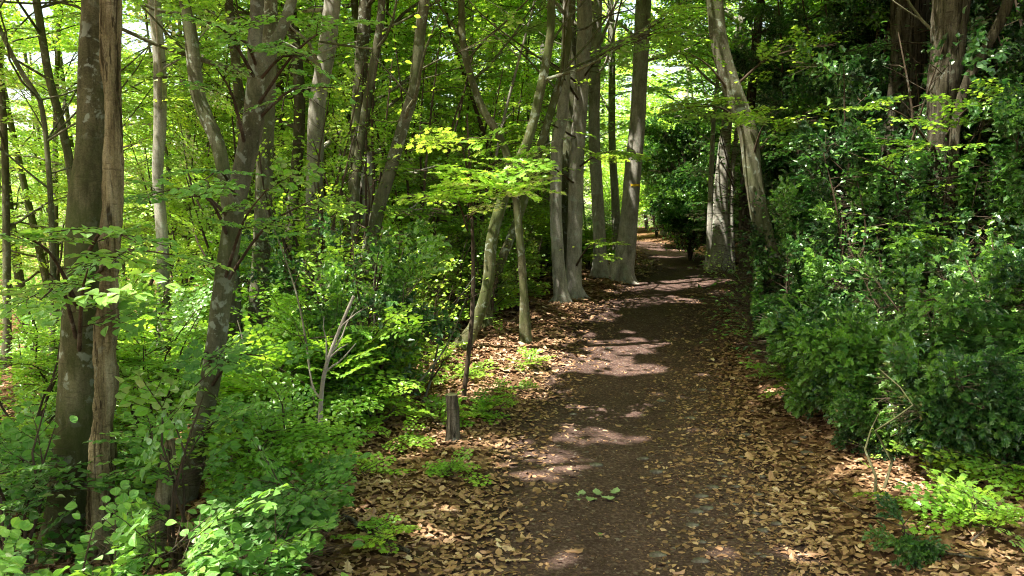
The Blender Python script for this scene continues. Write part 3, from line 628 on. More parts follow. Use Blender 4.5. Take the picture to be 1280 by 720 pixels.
boughs_on('brown rough barked', [at(1080, 285, 6.9), at(1130, 300, 6.6), at(1240, 290, 7.0), at(1100, 130, 7.2), at(1270, 300, 7.0), at(1060, 370, 7.0), at(1240, 120, 7.2), at(1060, 190, 7.2), at(1160, 190, 6.9)], 'mid', 'leaf', .55, n=5, ssc=.75, r0=.016)
boughs_on('bent trunk curving', [at(880, 130, 9.0), at(1000, 60, 9.2), at(960, 150, 9), at(850, 60, 9.2), at(1010, 140, 9.4)], 'mid', 'leaf', .75, n=6, ssc=.9, r0=.018)
boughs_on('right stem of the twin', [at(640, 150, 11), at(780, 190, 11.4), at(680, 80, 11.4), at(770, 60, 11.6), at(640, 60, 11), at(750, 300, 11.6), at(650, 200, 11)], 'mid', 'leaf', .75, n=6, ssc=.9, r0=.018)

def bough_tree(name, label, base, targets, key, leaf, tint=.6, r0=.02, n=8, ssc=1.0):
    base = np.asarray(base, float); root = thing(name, base, label, 'sapling'); tb = MB(); cb = MB()
    top = base + [0.05, 0.02, max(t[2] for t in targets) - base[2] + .3]
    q, r_ = resample([base - [0, 0, .1], base * .6 + top * .4 + [.08, 0, 0], top], [r0 * 1.2, r0, r0 * .4], .1); tube(tb, q, r_, 8, 0, .03)
    for tg in targets:
        st = base + (top - base) * np.clip((tg[2] - base[2] - .25) / (top[2] - base[2]), .2, .95); st = st + [.02, 0, 0]
        mid = (st + tg) / 2 + [0, 0, .12]; lp, lr = resample([st, mid, tg], [r0 * .5, r0 * .35, r0 * .12], .08)
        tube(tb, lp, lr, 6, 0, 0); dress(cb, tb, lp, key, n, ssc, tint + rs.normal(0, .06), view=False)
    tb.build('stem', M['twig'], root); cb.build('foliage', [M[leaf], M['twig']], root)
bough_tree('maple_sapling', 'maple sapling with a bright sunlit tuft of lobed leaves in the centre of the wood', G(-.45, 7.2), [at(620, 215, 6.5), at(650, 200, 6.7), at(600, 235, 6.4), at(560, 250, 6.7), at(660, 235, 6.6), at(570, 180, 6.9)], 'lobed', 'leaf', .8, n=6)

# undergrowth left of the path: (x, y, h, w, kind)
left_sh = []
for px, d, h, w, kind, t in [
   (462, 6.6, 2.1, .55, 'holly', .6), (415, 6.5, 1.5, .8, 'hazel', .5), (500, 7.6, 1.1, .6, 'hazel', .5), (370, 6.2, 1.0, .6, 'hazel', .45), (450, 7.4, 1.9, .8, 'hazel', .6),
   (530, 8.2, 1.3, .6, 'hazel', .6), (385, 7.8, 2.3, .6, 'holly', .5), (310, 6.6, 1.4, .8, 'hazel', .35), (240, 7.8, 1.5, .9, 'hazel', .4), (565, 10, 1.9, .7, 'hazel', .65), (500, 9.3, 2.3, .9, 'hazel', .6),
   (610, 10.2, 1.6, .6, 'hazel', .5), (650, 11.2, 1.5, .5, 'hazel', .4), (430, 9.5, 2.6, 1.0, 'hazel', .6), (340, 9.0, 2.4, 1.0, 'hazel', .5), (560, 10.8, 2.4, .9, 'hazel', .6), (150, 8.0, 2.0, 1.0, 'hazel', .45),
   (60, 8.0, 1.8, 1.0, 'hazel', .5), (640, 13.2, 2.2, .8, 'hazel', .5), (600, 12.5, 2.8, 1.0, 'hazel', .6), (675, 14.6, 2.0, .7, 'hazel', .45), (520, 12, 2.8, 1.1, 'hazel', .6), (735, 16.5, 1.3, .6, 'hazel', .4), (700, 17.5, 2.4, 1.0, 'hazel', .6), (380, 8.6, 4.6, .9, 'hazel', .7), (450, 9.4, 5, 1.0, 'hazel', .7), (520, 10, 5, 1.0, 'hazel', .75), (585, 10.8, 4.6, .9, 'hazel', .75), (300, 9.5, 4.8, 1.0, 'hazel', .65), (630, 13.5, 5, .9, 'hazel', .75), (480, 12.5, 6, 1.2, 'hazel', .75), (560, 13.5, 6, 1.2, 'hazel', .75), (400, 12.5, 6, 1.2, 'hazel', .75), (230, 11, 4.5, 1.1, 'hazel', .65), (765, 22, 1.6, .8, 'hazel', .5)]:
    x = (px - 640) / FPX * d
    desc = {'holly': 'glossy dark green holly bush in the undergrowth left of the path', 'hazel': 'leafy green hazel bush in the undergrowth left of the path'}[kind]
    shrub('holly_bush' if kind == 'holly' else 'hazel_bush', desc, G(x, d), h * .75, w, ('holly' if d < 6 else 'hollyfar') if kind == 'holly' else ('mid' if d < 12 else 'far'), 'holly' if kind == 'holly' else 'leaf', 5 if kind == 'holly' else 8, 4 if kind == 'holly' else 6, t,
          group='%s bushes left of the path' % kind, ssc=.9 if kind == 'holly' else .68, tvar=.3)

# the dark thicket right of the path
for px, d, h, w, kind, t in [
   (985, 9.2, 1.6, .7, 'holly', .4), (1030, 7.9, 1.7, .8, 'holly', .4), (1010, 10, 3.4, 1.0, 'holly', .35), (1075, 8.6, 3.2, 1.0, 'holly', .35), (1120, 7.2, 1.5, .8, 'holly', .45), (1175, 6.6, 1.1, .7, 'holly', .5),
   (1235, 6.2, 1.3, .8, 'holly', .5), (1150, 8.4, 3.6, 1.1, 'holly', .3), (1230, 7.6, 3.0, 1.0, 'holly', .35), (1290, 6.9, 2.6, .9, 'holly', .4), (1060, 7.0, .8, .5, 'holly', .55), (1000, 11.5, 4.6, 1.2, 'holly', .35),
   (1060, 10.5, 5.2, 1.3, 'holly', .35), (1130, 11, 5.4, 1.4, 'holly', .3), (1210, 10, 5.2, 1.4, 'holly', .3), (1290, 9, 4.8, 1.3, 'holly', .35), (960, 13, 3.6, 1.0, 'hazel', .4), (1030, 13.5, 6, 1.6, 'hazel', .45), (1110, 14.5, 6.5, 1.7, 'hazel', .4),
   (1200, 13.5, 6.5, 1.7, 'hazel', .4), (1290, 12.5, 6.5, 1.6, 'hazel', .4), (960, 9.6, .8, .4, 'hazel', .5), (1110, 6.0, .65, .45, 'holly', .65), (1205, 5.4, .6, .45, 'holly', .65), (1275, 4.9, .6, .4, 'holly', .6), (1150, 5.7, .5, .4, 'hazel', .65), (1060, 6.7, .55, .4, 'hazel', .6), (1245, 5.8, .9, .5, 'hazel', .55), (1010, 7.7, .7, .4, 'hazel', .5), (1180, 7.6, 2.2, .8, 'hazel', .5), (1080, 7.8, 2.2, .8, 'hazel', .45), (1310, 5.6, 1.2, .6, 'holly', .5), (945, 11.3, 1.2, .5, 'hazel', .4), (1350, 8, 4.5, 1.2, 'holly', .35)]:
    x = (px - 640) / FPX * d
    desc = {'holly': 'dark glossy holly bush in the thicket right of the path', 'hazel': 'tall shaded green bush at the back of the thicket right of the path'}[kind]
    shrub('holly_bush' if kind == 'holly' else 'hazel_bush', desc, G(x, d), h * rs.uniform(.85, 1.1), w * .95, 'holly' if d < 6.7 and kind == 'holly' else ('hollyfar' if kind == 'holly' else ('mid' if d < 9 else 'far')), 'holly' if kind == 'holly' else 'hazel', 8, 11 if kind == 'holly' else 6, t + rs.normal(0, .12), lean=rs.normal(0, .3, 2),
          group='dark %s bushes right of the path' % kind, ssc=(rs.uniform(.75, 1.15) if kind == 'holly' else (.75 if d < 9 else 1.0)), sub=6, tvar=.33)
for px, d, h, w, lab in [(862, 20.5, 3.6, 1.1, 'dark dense evergreen bush at the right side of the path bend'), (905, 19, 1.2, .8, 'low dark bush under the forked trunk at the bend'), (848, 25, 3.8, 1.3, 'dark evergreen bush just beyond the bend')]:
    shrub('holly_bush', lab, G((px - 640) / FPX * d, d), h, w, 'hollyfar', 'holly' if d < 21 else 'hazel', 10, 13, .5, ssc=1.4, sub=5, tvar=.3)
for px, d, h, w in [(806, 31, 3.4, 1.4), (838, 29.5, 2.6, 1.2), (780, 29, 2.2, 1.0), (870, 27, 3.5, 1.4), (820, 38, 5, 2.2), (770, 36, 4.5, 2), (860, 36, 5, 2)]:
    x = (px - 640) / FPX * d
    if abs(x - path_x(d)) < 1.3: x = path_x(d) + 1.6
    shrub('hazel_bush', 'light green bush closing the view beyond the path bend', G(x, d), h, w, 'far', 'leaf', 9, 8, .7, group='light green bushes beyond the bend', ssc=1.3, sub=4, tvar=.25)
for px, d, h, w in [(862, 20, 1.2, .9), (850, 24.5, 1.2, .9)]:
    shrub('holly_bush', 'low dark bush filling the foot of the evergreens at the bend', G((px - 640) / FPX * d, d), h, w, 'hollyfar', 'holly', 9, 10, .5, group='low dark bushes at the bend', ssc=1.2, sub=4)
for i_, (px, d, h, w) in enumerate([(1080, 5.9, .38, .26), (1020, 6.9, .38, .26), (1185, 5.2, .42, .28), (1245, 4.9, .4, .28), (1135, 5.35, .3, .24), (1290, 5.3, .7, .35), (1050, 6.3, .3, .25), (1220, 5.6, .5, .3), (1110, 5.6, .32, .25), (1165, 5.9, .5, .3), (1000, 7.4, .4, .3), (1270, 4.4, .3, .22)]):
    hol = i_ % 2 == 0
    shrub('low_bush', 'small loose low bush on the leaf strewn right bank in front of the thicket', G((px - 640) / FPX * d, d), h, w, 'holly' if hol else 'mid', 'holly' if hol else 'leaf', 4, 3, .75 if hol else .55, group='small bushes on the right bank', ssc=.75 if hol else .5, sub=2, view=False, tvar=.3)
for px, d, h, w in [(928, 12.3, .5, .4), (940, 10.6, .55, .4), (925, 14, .6, .4), (905, 15.5, .5, .5), (955, 8.9, .5, .35)]:
    shrub('low_bush', 'small low green bush lining the right edge of the path', G((px - 640) / FPX * d, d), h, w, 'mid', 'leaf', 6, 5, .55, group='small bushes on the right path edge', ssc=.7)

# seedlings on the right bank and around the stump
seed_lab = 'small green seedling sprouting from the brown leaf litter on the right bank'
for i in range(24):
    py = rs.uniform(500, 712); px = rs.uniform(990 + (py - 480) * .32, 1290)
    p = ground_hit(px, py)
    shrub('seedling', seed_lab, G(p[0], p[1]), rs.uniform(.06, .2), .06, 'holly' if i % 3 == 0 else 'lobed', 'holly' if i % 3 == 0 else 'leaf', 1 + i % 2, 1, .5, group='seedlings on the right bank', cat='seedling', view=False, ssc=rs.uniform(.35, .6), sub=1)
for px, py in [(590,520),(620,525),(640,500),(560,600),(470,690),(500,560),(655,462),(540,530),(600,470),(450,600),(430,560),(640,318)]:
    p = ground_hit(px, py)
    shrub('seedling', 'small green seedling sprouting from the leaf litter left of the path', G(p[0], p[1]), rs.uniform(.07, .18), .08, 'lobed', 'leaf', 2, 2, .55, group='seedlings left of the path', cat='seedling', view=False, ssc=rs.uniform(.35, .6), sub=1)
p = ground_hit(1125, 640)
shrub('tall_weed', 'tall thin weed with a pale seed head standing before the right thicket', G(p[0], p[1] + .3), .75, .05, 'lobed', 'leaf', 2, 5, .75, cat='plant', view=False, ssc=.22, sub=1, smat='barkn')

# ------------------------------------------------------------------ trees of the wood behind
def random_tree(x, y, name, label, group, far=False, **k):
    b = G(x, y); h = rs.uniform(9, 13); n = 6; lean = rs.normal(0, .7, 2); r0 = rs.uniform(.05, .13)
    bend = rs.normal(0, .35, 2)
    P = [b + [lean[0] * t + bend[0] * math.sin(t * 3.1), lean[1] * t + bend[1] * math.sin(t * 3.1), h * t] for t in np.linspace(0, 1, n)]
    build_tree(name, label, P, np.linspace(r0, r0 * .4, n), rs.choice(['bark', 'barkg', 'bark', 'barkn']), group=group, sides=8, step=.4, key='far', leaf='leaf', **k)
placed = [(P[0][0], P[0][1]) for _, _, P, *_ in trees]
def scatter_trees(n, xr, yr, mind, test, **kw):
    c = 0; tries = 0
    while c < n and tries < 4000:
        tries += 1; x, y = rs.uniform(*xr), rs.uniform(*yr)
        if abs(x - path_x(y)) < 1.6 + path_w(y) or not test(x, y) or any((x - a) ** 2 + (y - b) ** 2 < mind ** 2 for a, b in placed): continue
        placed.append((x, y)); c += 1; random_tree(x, y, **kw)
inview = lambda x, y: abs(x) < y * .72 + 1
scatter_trees(30, (-15, 8), (12, 24), 1.5, lambda x, y: inview(x, y) and x < path_x(y) - 1.5, name='woodland_tree', label='slender forest tree in the wood left of the path', group='trees of the wood left of the path', low=1.3, top=8, nlimb=14, nspr=5, canopy=3, tint=.6, cpl=4)
scatter_trees(26, (-26, 22), (24, 42), 2.2, inview, name='woodland_tree', label='slender distant forest tree with light green leaves', group='distant trees of the wood', low=1.0, top=10, nlimb=12, nspr=4, canopy=2, tint=.8, ssc=1.5, cpl=3)
scatter_trees(14, (3, 16), (11, 24), 1.8, lambda x, y: inview(x, y) and x > path_x(y) + 2, name='woodland_tree', label='shaded forest tree behind the dark thicket right of the path', group='trees behind the right thicket', low=1.0, top=9, nlimb=12, nspr=8, canopy=10, tint=.4, ssc=1.2, cpl=5)
for i_ in range(22):
    for _t in range(60):
        x, y = rs.uniform(-6, 2.5), rs.uniform(9.5, 19)
        if x < path_x(y) - path_w(y) - 1.3 and all((x - a) ** 2 + (y - b) ** 2 > .8 for a, b in placed): break
    placed.append((x, y)); b = G(x, y); h = rs.uniform(5, 8); ph = rs.rand() * 6; am = rs.uniform(.15, .5); r0 = rs.uniform(.025, .055); ln = rs.normal(0, 1.0)
    P = [b + [ln * t + am * math.sin(ph + t * 4.5) - am * math.sin(ph), .5 * am * math.sin(t * 5), h * t] for t in np.linspace(0, 1, 9)]
    build_tree('crooked_tree', 'thin crooked understorey stem in the tangle left of the path', P, np.linspace(r0, r0 * .4, 9), ['bark', 'barkg', 'barkn', 'twig'][i_ % 4], group='crooked stems left of the path', sides=8, step=.2, key='far', low=1.3, top=6, nlimb=8, spread=1.4, nspr=4, canopy=0, tint=.6, ssc=.9, cat='tree')
# unseen trees added just outside the frame so their crowns shade the path
for x, y in [(-4.5, 1.0), (-7, 3.0), (-5.8, -2.2), (-8.5, 6.5), (2.9, .6), (-2.4, -1.5), (4.5, 3.0), (-11, 2.0), (-1.6, 1.2), (-3.7, 2.4), (-3.0, -.8), (.9, -2.2), (-5.2, 4.2), (2.4, -3.6), (-.6, -3.8)]:
    placed.append((x, y)); random_tree(x, y, 'woodland_tree', 'unseen forest tree added beside the viewpoint to shade the path', 'unseen shade trees added beside the viewpoint', low=4.5, top=8, nlimb=3, nspr=4, canopy=14, canopy_r=3.8, cpl=5)

# ------------------------------------------------------------------ far-off wood
mb = MB(); n = 5200
ang = rs.uniform(-.85, .85, n); dist = rs.uniform(44, 80, n); X = np.sin(ang) * dist; Y = np.cos(ang) * dist
Z = H(X, Y) + rs.uniform(0, 1, n) ** .9 * (11 + 3 * np.sin(X * .35)) 
put_sprays(mb, 'canopy', np.stack([X, Y, Z], 1), rs.normal(0, 1, (n, 3)) * [1, 1, .3], rs.normal(0, .5, (n, 3)) + [0, 0, 1], 1.3, tint=.6, twigs=False, tvar=.3)
tag(mb.build('distant_wood', [M['far'], M['twig']]), 'far off sunlit mass of woodland foliage', 'woodland', kind='stuff')

# ------------------------------------------------------------------ ground
def axis_pts(lo, hi, fine_lo, fine_hi, st):
    a = list(np.arange(fine_lo, fine_hi, st)); s = st; v = fine_hi
    while v < hi: a.append(v); s *= 1.22; v += s
    a.append(hi); s = st; v = fine_lo - s
    while v > lo: a.insert(0, v); s *= 1.22; v -= s
    a.insert(0, lo); return np.array(a)
xs = axis_pts(-600, 600, -5, 8, .07); ys = axis_pts(-300, 900, 1.5, 22, .08)
XX, YY = np.meshgrid(xs, ys); ZZ = H(XX, YY) 
V = np.stack([XX, YY, ZZ], -1).reshape(-1, 3); idx = np.arange(len(V)).reshape(XX.shape)
F = np.stack([idx[:-1, :-1], idx[:-1, 1:], idx[1:, 1:], idx[1:, :-1]], -1).reshape(-1, 4)
o_ = np.abs(V[:, 0] - path_x(V[:, 1])) - path_w(V[:, 1])
side = np.where(V[:, 0] > path_x(V[:, 1]), 1, 0)
luv = np.stack([o_, side, np.zeros(len(V))], 1)
def ground_mat():
    m, nt, o = new_mat('ground_litter'); tc = nt.nodes.new('ShaderNodeTexCoord'); ov = tc.outputs['Object']
    vo = nt.nodes.new('ShaderNodeTexVoronoi'); vo.inputs['Scale'].default_value = 16; nt.links.new(ov, vo.inputs['Vector'])
    n1 = noise(nt, ov, 30, 6, .7); n2 = noise(nt, ov, 2.2, 4, .6)
    sx = nt.nodes.new('ShaderNodeSeparateColor'); nt.links.new(vo.outputs['Color'], sx.inputs[0])
    lit = ramp(nt, [(0, (.045, .026, .015)), (.4, (.12, .065, .033)), (.75, (.22, .125, .065)), (1, (.32, .21, .12))], sx.outputs[0])
    lit = mixc(nt, .6, lit, ramp(nt, [(.3, (.2, .2, .2)), (.7, (1, 1, 1))], n1), 'MULTIPLY')
    soil = ramp(nt, [(.3, (.03, .02, .015)), (.6, (.075, .05, .04)), (.8, (.13, .09, .07))], n1)
    a = nt.nodes.new('ShaderNodeAttribute'); a.attribute_name = 'luv'; s2 = nt.nodes.new('ShaderNodeSeparateXYZ'); nt.links.new(a.outputs['Vector'], s2.inputs[0])
    ad = nt.nodes.new('ShaderNodeMath'); ad.operation = 'MULTIPLY_ADD'; nt.links.new(n2, ad.inputs[0]); ad.inputs[1].default_value = .9; nt.links.new(s2.outputs[0], ad.inputs[2])
    c = mixc(nt, ramp(nt, [(.45, (0, 0, 0)), (.75, (1, 1, 1))], ad.outputs[0]), soil, lit)
    far = ramp(nt, [(.0, (0, 0, 0)), (1, (1, 1, 1))], s2.outputs[0])
    b = nt.nodes.new('ShaderNodeBsdfDiffuse'); nt.links.new(c, b.inputs[0]); bp = nt.nodes.new('ShaderNodeBump'); bp.inputs['Distance'].default_value = .02; nt.links.new(mixc(nt, .5, n1, vo.outputs['Distance']), bp.inputs['Height']); nt.links.new(bp.outputs[0], b.inputs['Normal'])
    nt.links.new(b.outputs[0], o.inputs[0]); return m
mb = MB(); mb.add(V, F, 0, 0, luv, True); tag(mb.build('ground', ground_mat()), kind='structure')

def path_mat():
    m, nt, o = new_mat('path_soil'); tc = nt.nodes.new('ShaderNodeTexCoord'); ov = tc.outputs['Object']
    n1 = noise(nt, ov, 45, 8, .75); n2 = noise(nt, ov, 3.5, 5, .6); n3 = noise(nt, ov, 160, 3, .7)
    vo = nt.nodes.new('ShaderNodeTexVoronoi'); vo.inputs['Scale'].default_value = 55; vo.inputs['Randomness'].default_value = 1; nt.links.new(ov, vo.inputs['Vector'])
    sx = nt.nodes.new('ShaderNodeSeparateColor'); nt.links.new(vo.outputs['Color'], sx.inputs[0])
    c = ramp(nt, [(.28, (.034, .021, .017)), (.5, (.084, .056, .047)), (.72, (.19, .138, .120))], n1)
    c = mixc(nt, .55, c, ramp(nt, [(.3, (.55, .5, .48)), (.7, (1.25, 1.15, 1.1))], n2), 'MULTIPLY')
    c = mixc(nt, ramp(nt, [(.88, (0, 0, 0)), (.92, (.5, .5, .5))], sx.outputs[0]), c, ramp(nt, [(0, (.24, .13, .075)), (.5, (.16, .10, .07)), (1, (.30, .26, .22))], sx.outputs[1]))
    b = nt.nodes.new('ShaderNodeBsdfDiffuse'); nt.links.new(c, b.inputs[0])
    bp = nt.nodes.new('ShaderNodeBump'); bp.inputs['Distance'].default_value = .018; bp.inputs['Strength'].default_value = .9
    nt.links.new(mixc(nt, .5, n1, n3), bp.inputs['Height']); nt.links.new(bp.outputs[0], b.inputs['Normal']); nt.links.new(b.outputs[0], o.inputs[0]); return m
yy = np.concatenate([np.arange(-6, 1.5, .3), np.arange(1.5, 22, .07), np.arange(22, 60, .4)]); uu = np.linspace(-1, 1, 41)
UU, Y2 = np.meshgrid(uu, yy); wob = .10 * np.sin(Y2 * 2.3 + 3 * (UU > 0)) + .06 * np.sin(Y2 * 5.7 + 2 * (UU > 0)) + .03 * np.sin(Y2 * 17 + (UU > 0))
X2 = path_x(Y2) + UU * (path_w(Y2) + wob * np.abs(UU) - .03)
Z2 = H(X2, Y2) + .012 * (1 - UU ** 6) + .002
V = np.stack([X2, Y2, Z2], -1).reshape(-1, 3); idx = np.arange(len(V)).reshape(X2.shape); F = np.stack([idx[:-1, :-1], idx[:-1, 1:], idx[1:, 1:], idx[1:, :-1]], -1).reshape(-1, 4)
mb = MB(); mb.add(V, F, 0, 0, smooth_=True); tag(mb.build('path', path_mat()), kind='structure')

# ------------------------------------------------------------------ leaf litter
m, nt, o = new_mat('dry_leaf'); a = nt.nodes.new('ShaderNodeAttribute'); a.attribute_name = 'tint'
c = ramp(nt, [(0, (.08, .045, .024)), (.3, (.20, .105, .052)), (.6, (.37, .215, .115)), (.85, (.53, .35, .205)), (1, (.62, .48, .33))], a.outputs['Fac'])
tc = nt.nodes.new('ShaderNodeTexCoord'); c = mixc(nt, .5, c, ramp(nt, [(.3, (.45, .4, .35)), (.7, (1, 1, 1))], noise(nt, tc.outputs['Object'], 70, 4, .7)), 'MULTIPLY')
b = nt.nodes.new('ShaderNodeBsdfDiffuse'); g = nt.nodes.new('ShaderNodeBsdfGlossy'); g.inputs['Roughness'].default_value = .5; nt.links.new(c, b.inputs[0])
mx = nt.nodes.new('ShaderNodeMixShader'); mx.inputs[0].default_value = .05; nt.links.new(b.outputs[0], mx.inputs[1]); nt.links.new(g.outputs[0], mx.inputs[2]); nt.links.new(mx.outputs[0], o.inputs[0]); M['dry'] = m
def litter(n, xf, y0, y1, kind, size, lift=.03, tilt=.35, mb=None, dens=None, tl=(.1, .9)):
    y = y0 + (y1 - y0) * rs.rand(n) ** 1.15; x = xf(y, n); keep = np.ones(n, bool) if dens is None else rs.rand(n) < dens(x, y)
    x, y = x[keep], y[keep]; n = len(x); L, Fc = LF[kind]; k = len(L)
    yaw = rs.rand(n) * 6.283; d = np.stack([np.cos(yaw), np.sin(yaw), rs.normal(0, tilt, n)], 1); d = norm(d); u = norm(np.stack([rs.normal(0, tilt, n), rs.normal(0, tilt, n), np.where(rs.rand(n) < .5, 1, -1)], 1))
    Xa = norm(np.cross(d, u)); Za = np.cross(Xa, d); s = size * rs.uniform(.6, 1.35, n)
    c = np.stack([x, y, H(x, y) + .012 + lift * rs.rand(n)], 1)
    curl = rs.uniform(.05, 1.0, n)[:, None, None]; wd = rs.uniform(.75, 1.15, n)[:, None, None]
    W = c[:, None] + s[:, None, None] * (L[None, :, 0:1] * wd * Xa[:, None] + (L[None, :, 1:2] - .5) * d[:, None] + L[None, :, 2:3] * curl * Za[:, None])
    # never sink more than a little below the ground
    hz = H(W[..., 0], W[..., 1]) + .004; W[..., 2] = np.maximum(W[..., 2], hz)
    f = (np.arange(n)[:, None, None] * k + Fc[None]).reshape(-1, Fc.shape[1])
    t = np.clip(rs.beta(1.6, 1.9, n) * (tl[1] - tl[0]) * 1.1 + tl[0], 0, 1)
    mb.add(W.reshape(-1, 3), f, 0, np.repeat(t, len(Fc)))
def offd(x, y): return np.abs(x - path_x(y)) - path_w(y)
mb = MB()
wide = lambda lo, hi: (lambda y, n: path_x(y) + rs.uniform(lo, hi, n))
dl = lambda x, y: np.where(x < path_x(y), smooth((offd(x, y) + .38 + .2 * lump(x, y, 2.1, 4)) / .8), smooth((offd(x, y) + .35 + .25 * lump(x, y, 1.7, 8)) / 1.0))
litter(20000, wide(-3.4, 3.6), 2.2, 9, 'oak', .052, .012, .13, mb, dl)
litter(2600, wide(-3.4, 3.6), 2.2, 9, 'oak', .082, .022, .22, mb, dl, tl=(.2, 1))
litter(17000, wide(-4, 4), 8, 20, 'oak', .068, .02, .22, mb, dl)
litter(20000, wide(-3.4, 3.6), 2.2, 12, 'mid', .045, .012, .2, mb, dl)
litter(26000, wide(-3.2, 3.4), 2.2, 10, 'quad', .022, .01, .3, mb, dl, tl=(0, .8))
litter(14000, wide(-9, 9), 8, 30, 'quad', .10, .02, .25, mb, dl)
# bits on the path
dp = lambda x, y: np.where(offd(x, y) < .1, .25 + .75 * smooth((x - path_x(y)) / path_w(y) * 1.2 + .2 + .3 * lump(x, y, 2.5, 3)), .3)
litter(2600, wide(-1.2, 1.3), 2.2, 16, 'quad', .035, .004, .15, mb, dp)
litter(30000, wide(-1.2, 1.3), 2.2, 10, 'quad', .015, .004, .3, mb, dp, tl=(0, .75))
litter(5000, lambda y, n: path_x(y) + path_w(y) * (1.15 - 1.1 * rs.rand(n) ** 1.6), 2.2, 14, 'mid', .045, .006, .25, mb, None, tl=(.1, .8))
litter(2200, lambda y, n: path_x(y) - path_w(y) * (1.15 - .7 * rs.rand(n) ** 2), 2.2, 14, 'mid', .045, .006, .25, mb, None, tl=(.1, .8))
litter(420, wide(-1.1, 1.2), 2.2, 14, 'oak', .06, .006, .15, mb, dp)
tag(mb.build('leaf_litter', M['dry']), 'brown dry oak leaves carpeting both sides of the path', 'leaf litter', kind='stuff')

# low green ground cover under the wood
mb = MB(); n = 5200
y = 4 + 34 * rs.rand(n) ** 1.2; x = rs.uniform(-1, 1, n) * (y * .75 + 2); s = (x < path_x(y) - path_w(y) - 1.9 - .4 * lump(x, y, 1.1, 2)) | (x > path_x(y) + path_w(y) + 1.2 + .3 * lump(x, y, 1.4, 2)); x, y = x[s], y[s]
put_sprays(mb, 'far', np.stack([x, y, H(x, y) + rs.uniform(.02, .35, len(x))], 1), np.stack([rs.normal(0, 1, len(x)), rs.normal(0, 1, len(x)), rs.uniform(-.1, .5, len(x))], 1), rs.normal(0, .3, (len(x), 3)) + [0, 0, 1], .6, tint=.45, tvar=.25)
tag(mb.build('ground_cover', [M['hazel'], M['twig']]), 'low green plants covering the woodland floor', 'undergrowth', kind='stuff')

# ------------------------------------------------------------------ single things on the ground
def on_ground_tube(name, label, cat, pix, r0, r1, mat, lift=0.0, rough=.1, sidetw=2):
    g = [ground_hit(*p) for p in pix]; g = [np.array([q[0], q[1], float(H(q[0], q[1])) + r0 * .8 + lift]) for q in g]
    q, r_ = resample(g, np.linspace(r0, r1, len(g)), .03); q[:, 2] = np.maximum(q[:, 2], H(q[:, 0], q[:, 1]) + r_ * .6) + .004 * np.sin(np.arange(len(q)) * .7)
    root = thing(name, q[0], label, cat); mb = MB(); tube(mb, q, r_, 8, 0, rough, seed=rs.rand() * 9); mb.build('stem', M[mat], root)
    for k in range(sidetw):
        j = rs.randint(len(q) // 3, len(q) - 2); a, b_ = grow_limb(q[j], norm(q[j + 1] - q[j]) + [rs.normal(0, .6), rs.normal(0, .6), .15], .18, r_[j] * .5, n=4, up=0); sb = MB(); tube(sb, a, b_, 5, 0, 0); sb.build('twig', M[mat], root)
on_ground_tube('fallen_branch', 'dark fallen branch lying in the leaf litter at the bottom left', 'branch', [(430,652),(455,668),(480,682),(512,697)], .018, .009, 'barkd', .01)
on_ground_tube('fallen_branch', 'long thin dark stick lying across the brown leaves of the right bank', 'branch', [(1035,618),(1065,640),(1100,655),(1135,668)], .008, .004, 'twig', .02)
on_ground_tube('fallen_branch', 'thin stick lying among leaves near the bottom right corner', 'branch', [(1130,675),(1165,695),(1200,702),(1240,706)], .008, .004, 'barkd', .02)
on_ground_tube('fallen_branch', 'short pale twig on the bare path near the bottom', 'branch', [(780,700),(790,690),(798,680)], .004, .002, 'pale', 0, sidetw=0)
on_ground_tube('fallen_branch', 'small curved dark twig beside the green leaf sprig on the path', 'branch', [(708,630),(706,622),(703,614)], .005, .003, 'twig', 0, sidetw=0)
on_ground_tube('fallen_branch', 'thin branch lying along the left margin of the path further up', 'branch', [(648,470),(668,466),(690,462)], .012, .006, 'twig', .01)
# stump
b_ = ground_hit(566, 550); root = thing('tree_stump', G(b_[0], b_[1]), 'short dark cut stump standing in the leaf litter left of the path', 'stump'); mb = MB()
q = [G(b_[0], b_[1], -.08), G(b_[0], b_[1], .05), G(b_[0], b_[1], .18) + [.004, 0, 0], G(b_[0], b_[1], .335) + [-.006, 0, 0]]; q2, r2 = resample(q, [.060, .046, .042, .041], .02)
tube(mb, q2, r2, 22, 0, .08, ridges=.1); mb.build('trunk', M['barkd'], root)
mb = MB(); an = np.arange(24) / 24 * 6.283; top = q2[-1]; mb.add(np.stack([top[0] + .036 * np.cos(an), top[1] + .036 * np.sin(an), top[2] + .004 + .006 * np.sin(an)], 1), np.arange(24)[None]); mb.build('cut_face', M['barkn'], root)
# single leaves
def leaf_thing(label, px, py, kind, size, mat, yaw, group=None, tintv=.7, lift=.014, n=1, name='fallen_leaf', cat='leaf'):
    g = ground_hit(px, py); base = G(g[0], g[1]); root = None; mb = MB(); L, Fc = LF[kind]
    for i in range(n):
        a = yaw + (1.1 if i % 2 else -1.0) * (n > 1) + (rs.normal(0, .3) if n > 1 else 0); off = np.array([(i - n / 2) * size * .52, .5 * size * (1 if i % 2 else -1), 0]) if n > 1 else 0
        d = np.array([math.cos(a), math.sin(a), 0.0]); X_ = np.array([d[1], -d[0], 0])
        W = base + off + size * (L[:, 0:1] * 1.15 * X_ + (L[:, 1:2] - .5) * d) + np.array([0, 0, 1]) * (np.abs(L[:, 2:3]) * size * .5); W[:, 2] += lift + .004 * i
        mb.add(W, Fc, 0, np.clip(tintv + rs.normal(0, .1), 0, 1), L)
    if n > 1: tube(mb, np.array([base + [-.12, .01, lift + .01], base + [0, 0, lift + .014], base + [.13, .01, lift + .01]]), [.003, .003, .002], 5, 1)
    o = mb.build(name, [mat, M['twig']], loc=base); tag(o, label, cat, group)
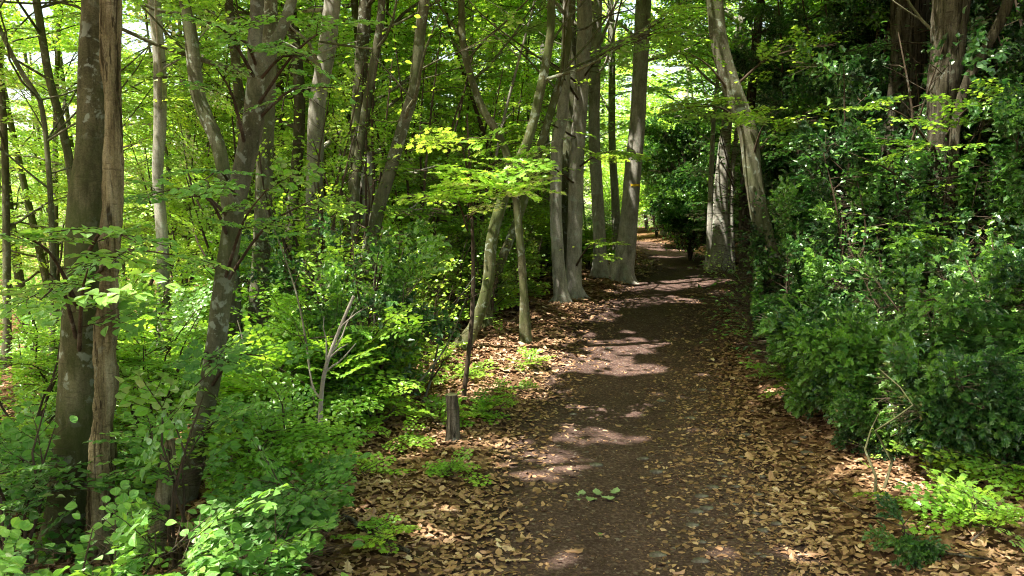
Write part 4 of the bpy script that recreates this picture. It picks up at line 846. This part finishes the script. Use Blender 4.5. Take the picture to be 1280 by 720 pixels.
mg, nt, o = new_mat('leaf_pale_underside'); b = nt.nodes.new('ShaderNodeBsdfDiffuse'); a = nt.nodes.new('ShaderNodeAttribute'); a.attribute_name = 'tint'
nt.links.new(ramp(nt, [(0, (.10, .15, .05)), (1, (.27, .34, .17))], a.outputs['Fac']), b.inputs[0]); nt.links.new(b.outputs[0], o.inputs[0])
leaf_thing('pale green oak sprig fallen on the middle of the path', 748, 625, 'oak', .105, mg, .3, n=6, name='fallen_sprig', cat='sprig', tintv=.7)
leaf_thing('small bright green leaf lying on the path below the sprig', 750, 673, 'mid', .055, M['leafn'], .4, tintv=.6)
leaf_thing('dark brown oak leaf lying alone on the bare path near the bottom', 717, 694, 'oak', .11, M['dry'], .05, tintv=.35)
leaf_thing('orange brown oak leaf at the right margin of the path', 992, 671, 'oak', .11, M['dry'], 2.6, tintv=.65)
leaf_thing('pale tan leaf on the right half of the path', 865, 662, 'mid', .06, M['dry'], 1.0, tintv=.95)
leaf_thing('grey brown leaf curled on the left half of the path', 642, 582, 'oak', .08, M['dry'], .2, tintv=.5)
# stones
m, nt, o = new_mat('stone'); b = nt.nodes.new('ShaderNodeBsdfDiffuse'); tc = nt.nodes.new('ShaderNodeTexCoord')
nt.links.new(ramp(nt, [(.3, (.055, .045, .036)), (.55, (.125, .11, .09)), (.75, (.23, .21, .18))], noise(nt, tc.outputs['Object'], 25, 5, .65)), b.inputs[0]); nt.links.new(b.outputs[0], o.inputs[0])
for i in range(46):
    if i < 30: px, py = rs.uniform(820, 1010), rs.uniform(480, 710)
    else: px, py = rs.uniform(700, 930), rs.uniform(350, 620)
    g = ground_hit(px, py); s = rs.uniform(.012, .04); mb = MB(); vs = []; nu, nv = 10, 6
    for a in range(nv + 1):
        for b2 in range(nu):
            th = math.pi * a / nv; ph = 2 * math.pi * b2 / nu; rr = 1 + .18 * math.sin(3 * ph + i) * math.sin(th) + .12 * math.sin(2 * ph + 5 * th + i)
            vs.append([s * rr * math.sin(th) * math.cos(ph) * 1.3, s * rr * math.sin(th) * math.sin(ph), s * .42 * math.cos(th)])
    base = G(g[0], g[1], .012); vs = np.array(vs) + base; idx = np.arange(len(vs)).reshape(nv + 1, nu)
    mb.add(vs, np.stack([idx[:-1], np.roll(idx, -1, 1)[:-1], np.roll(idx, -1, 1)[1:], idx[1:]], -1).reshape(-1, 4), smooth_=True)
    tag(mb.build('stone', m, loc=base), 'small flat grey stone set in the surface of the path', 'stone', 'stones embedded in the path')

# ------------------------------------------------------------------ light
w = bpy.data.worlds.new('World'); sc.world = w; w.use_nodes = True; nt = w.node_tree; nt.nodes.clear()
sky = nt.nodes.new('ShaderNodeTexSky'); sky.sky_type = 'NISHITA'; sky.sun_disc = False; sky.sun_elevation = elev; sky.sun_rotation = azi; sky.dust_density = 2.5; sky.air_density = 1.0; sky.ozone_density = 1
bg = nt.nodes.new('ShaderNodeBackground'); bg.inputs[1].default_value = .125; wo = nt.nodes.new('ShaderNodeOutputWorld'); nt.links.new(mixc(nt, 1.0, sky.outputs[0], (1.18, 1.0, .74), 'MULTIPLY'), bg.inputs[0]); nt.links.new(bg.outputs[0], wo.inputs[0])
sl = bpy.data.lights.new('sun', 'SUN'); sl.energy = 5.0; sl.angle = R(.53); sl.color = (1, .95, .86); so = bpy.data.objects.new('sun', sl); COL.objects.link(so)
so.rotation_euler = Vector((SUN[0], SUN[1], SUN[2])).to_track_quat('Z', 'Y').to_euler()

sc.view_settings.view_transform = 'Standard'; sc.view_settings.look = 'None'; sc.view_settings.exposure = 0; sc.view_settings.gamma = 1
cy = sc.cycles; cy.max_bounces = 7; cy.diffuse_bounces = 5; cy.glossy_bounces = 2; cy.transmission_bounces = 5; cy.use_denoising = True; cy.film_exposure = 4.5; cy.pixel_filter_type = 'BLACKMAN_HARRIS'; cy.filter_width = 1.1
cy.use_adaptive_sampling = True; cy.adaptive_threshold = .025; cy.caustics_reflective = False; cy.caustics_refractive = False
cy.sample_clamp_indirect = 6
for r_ in ROOTS: del r_['_b']
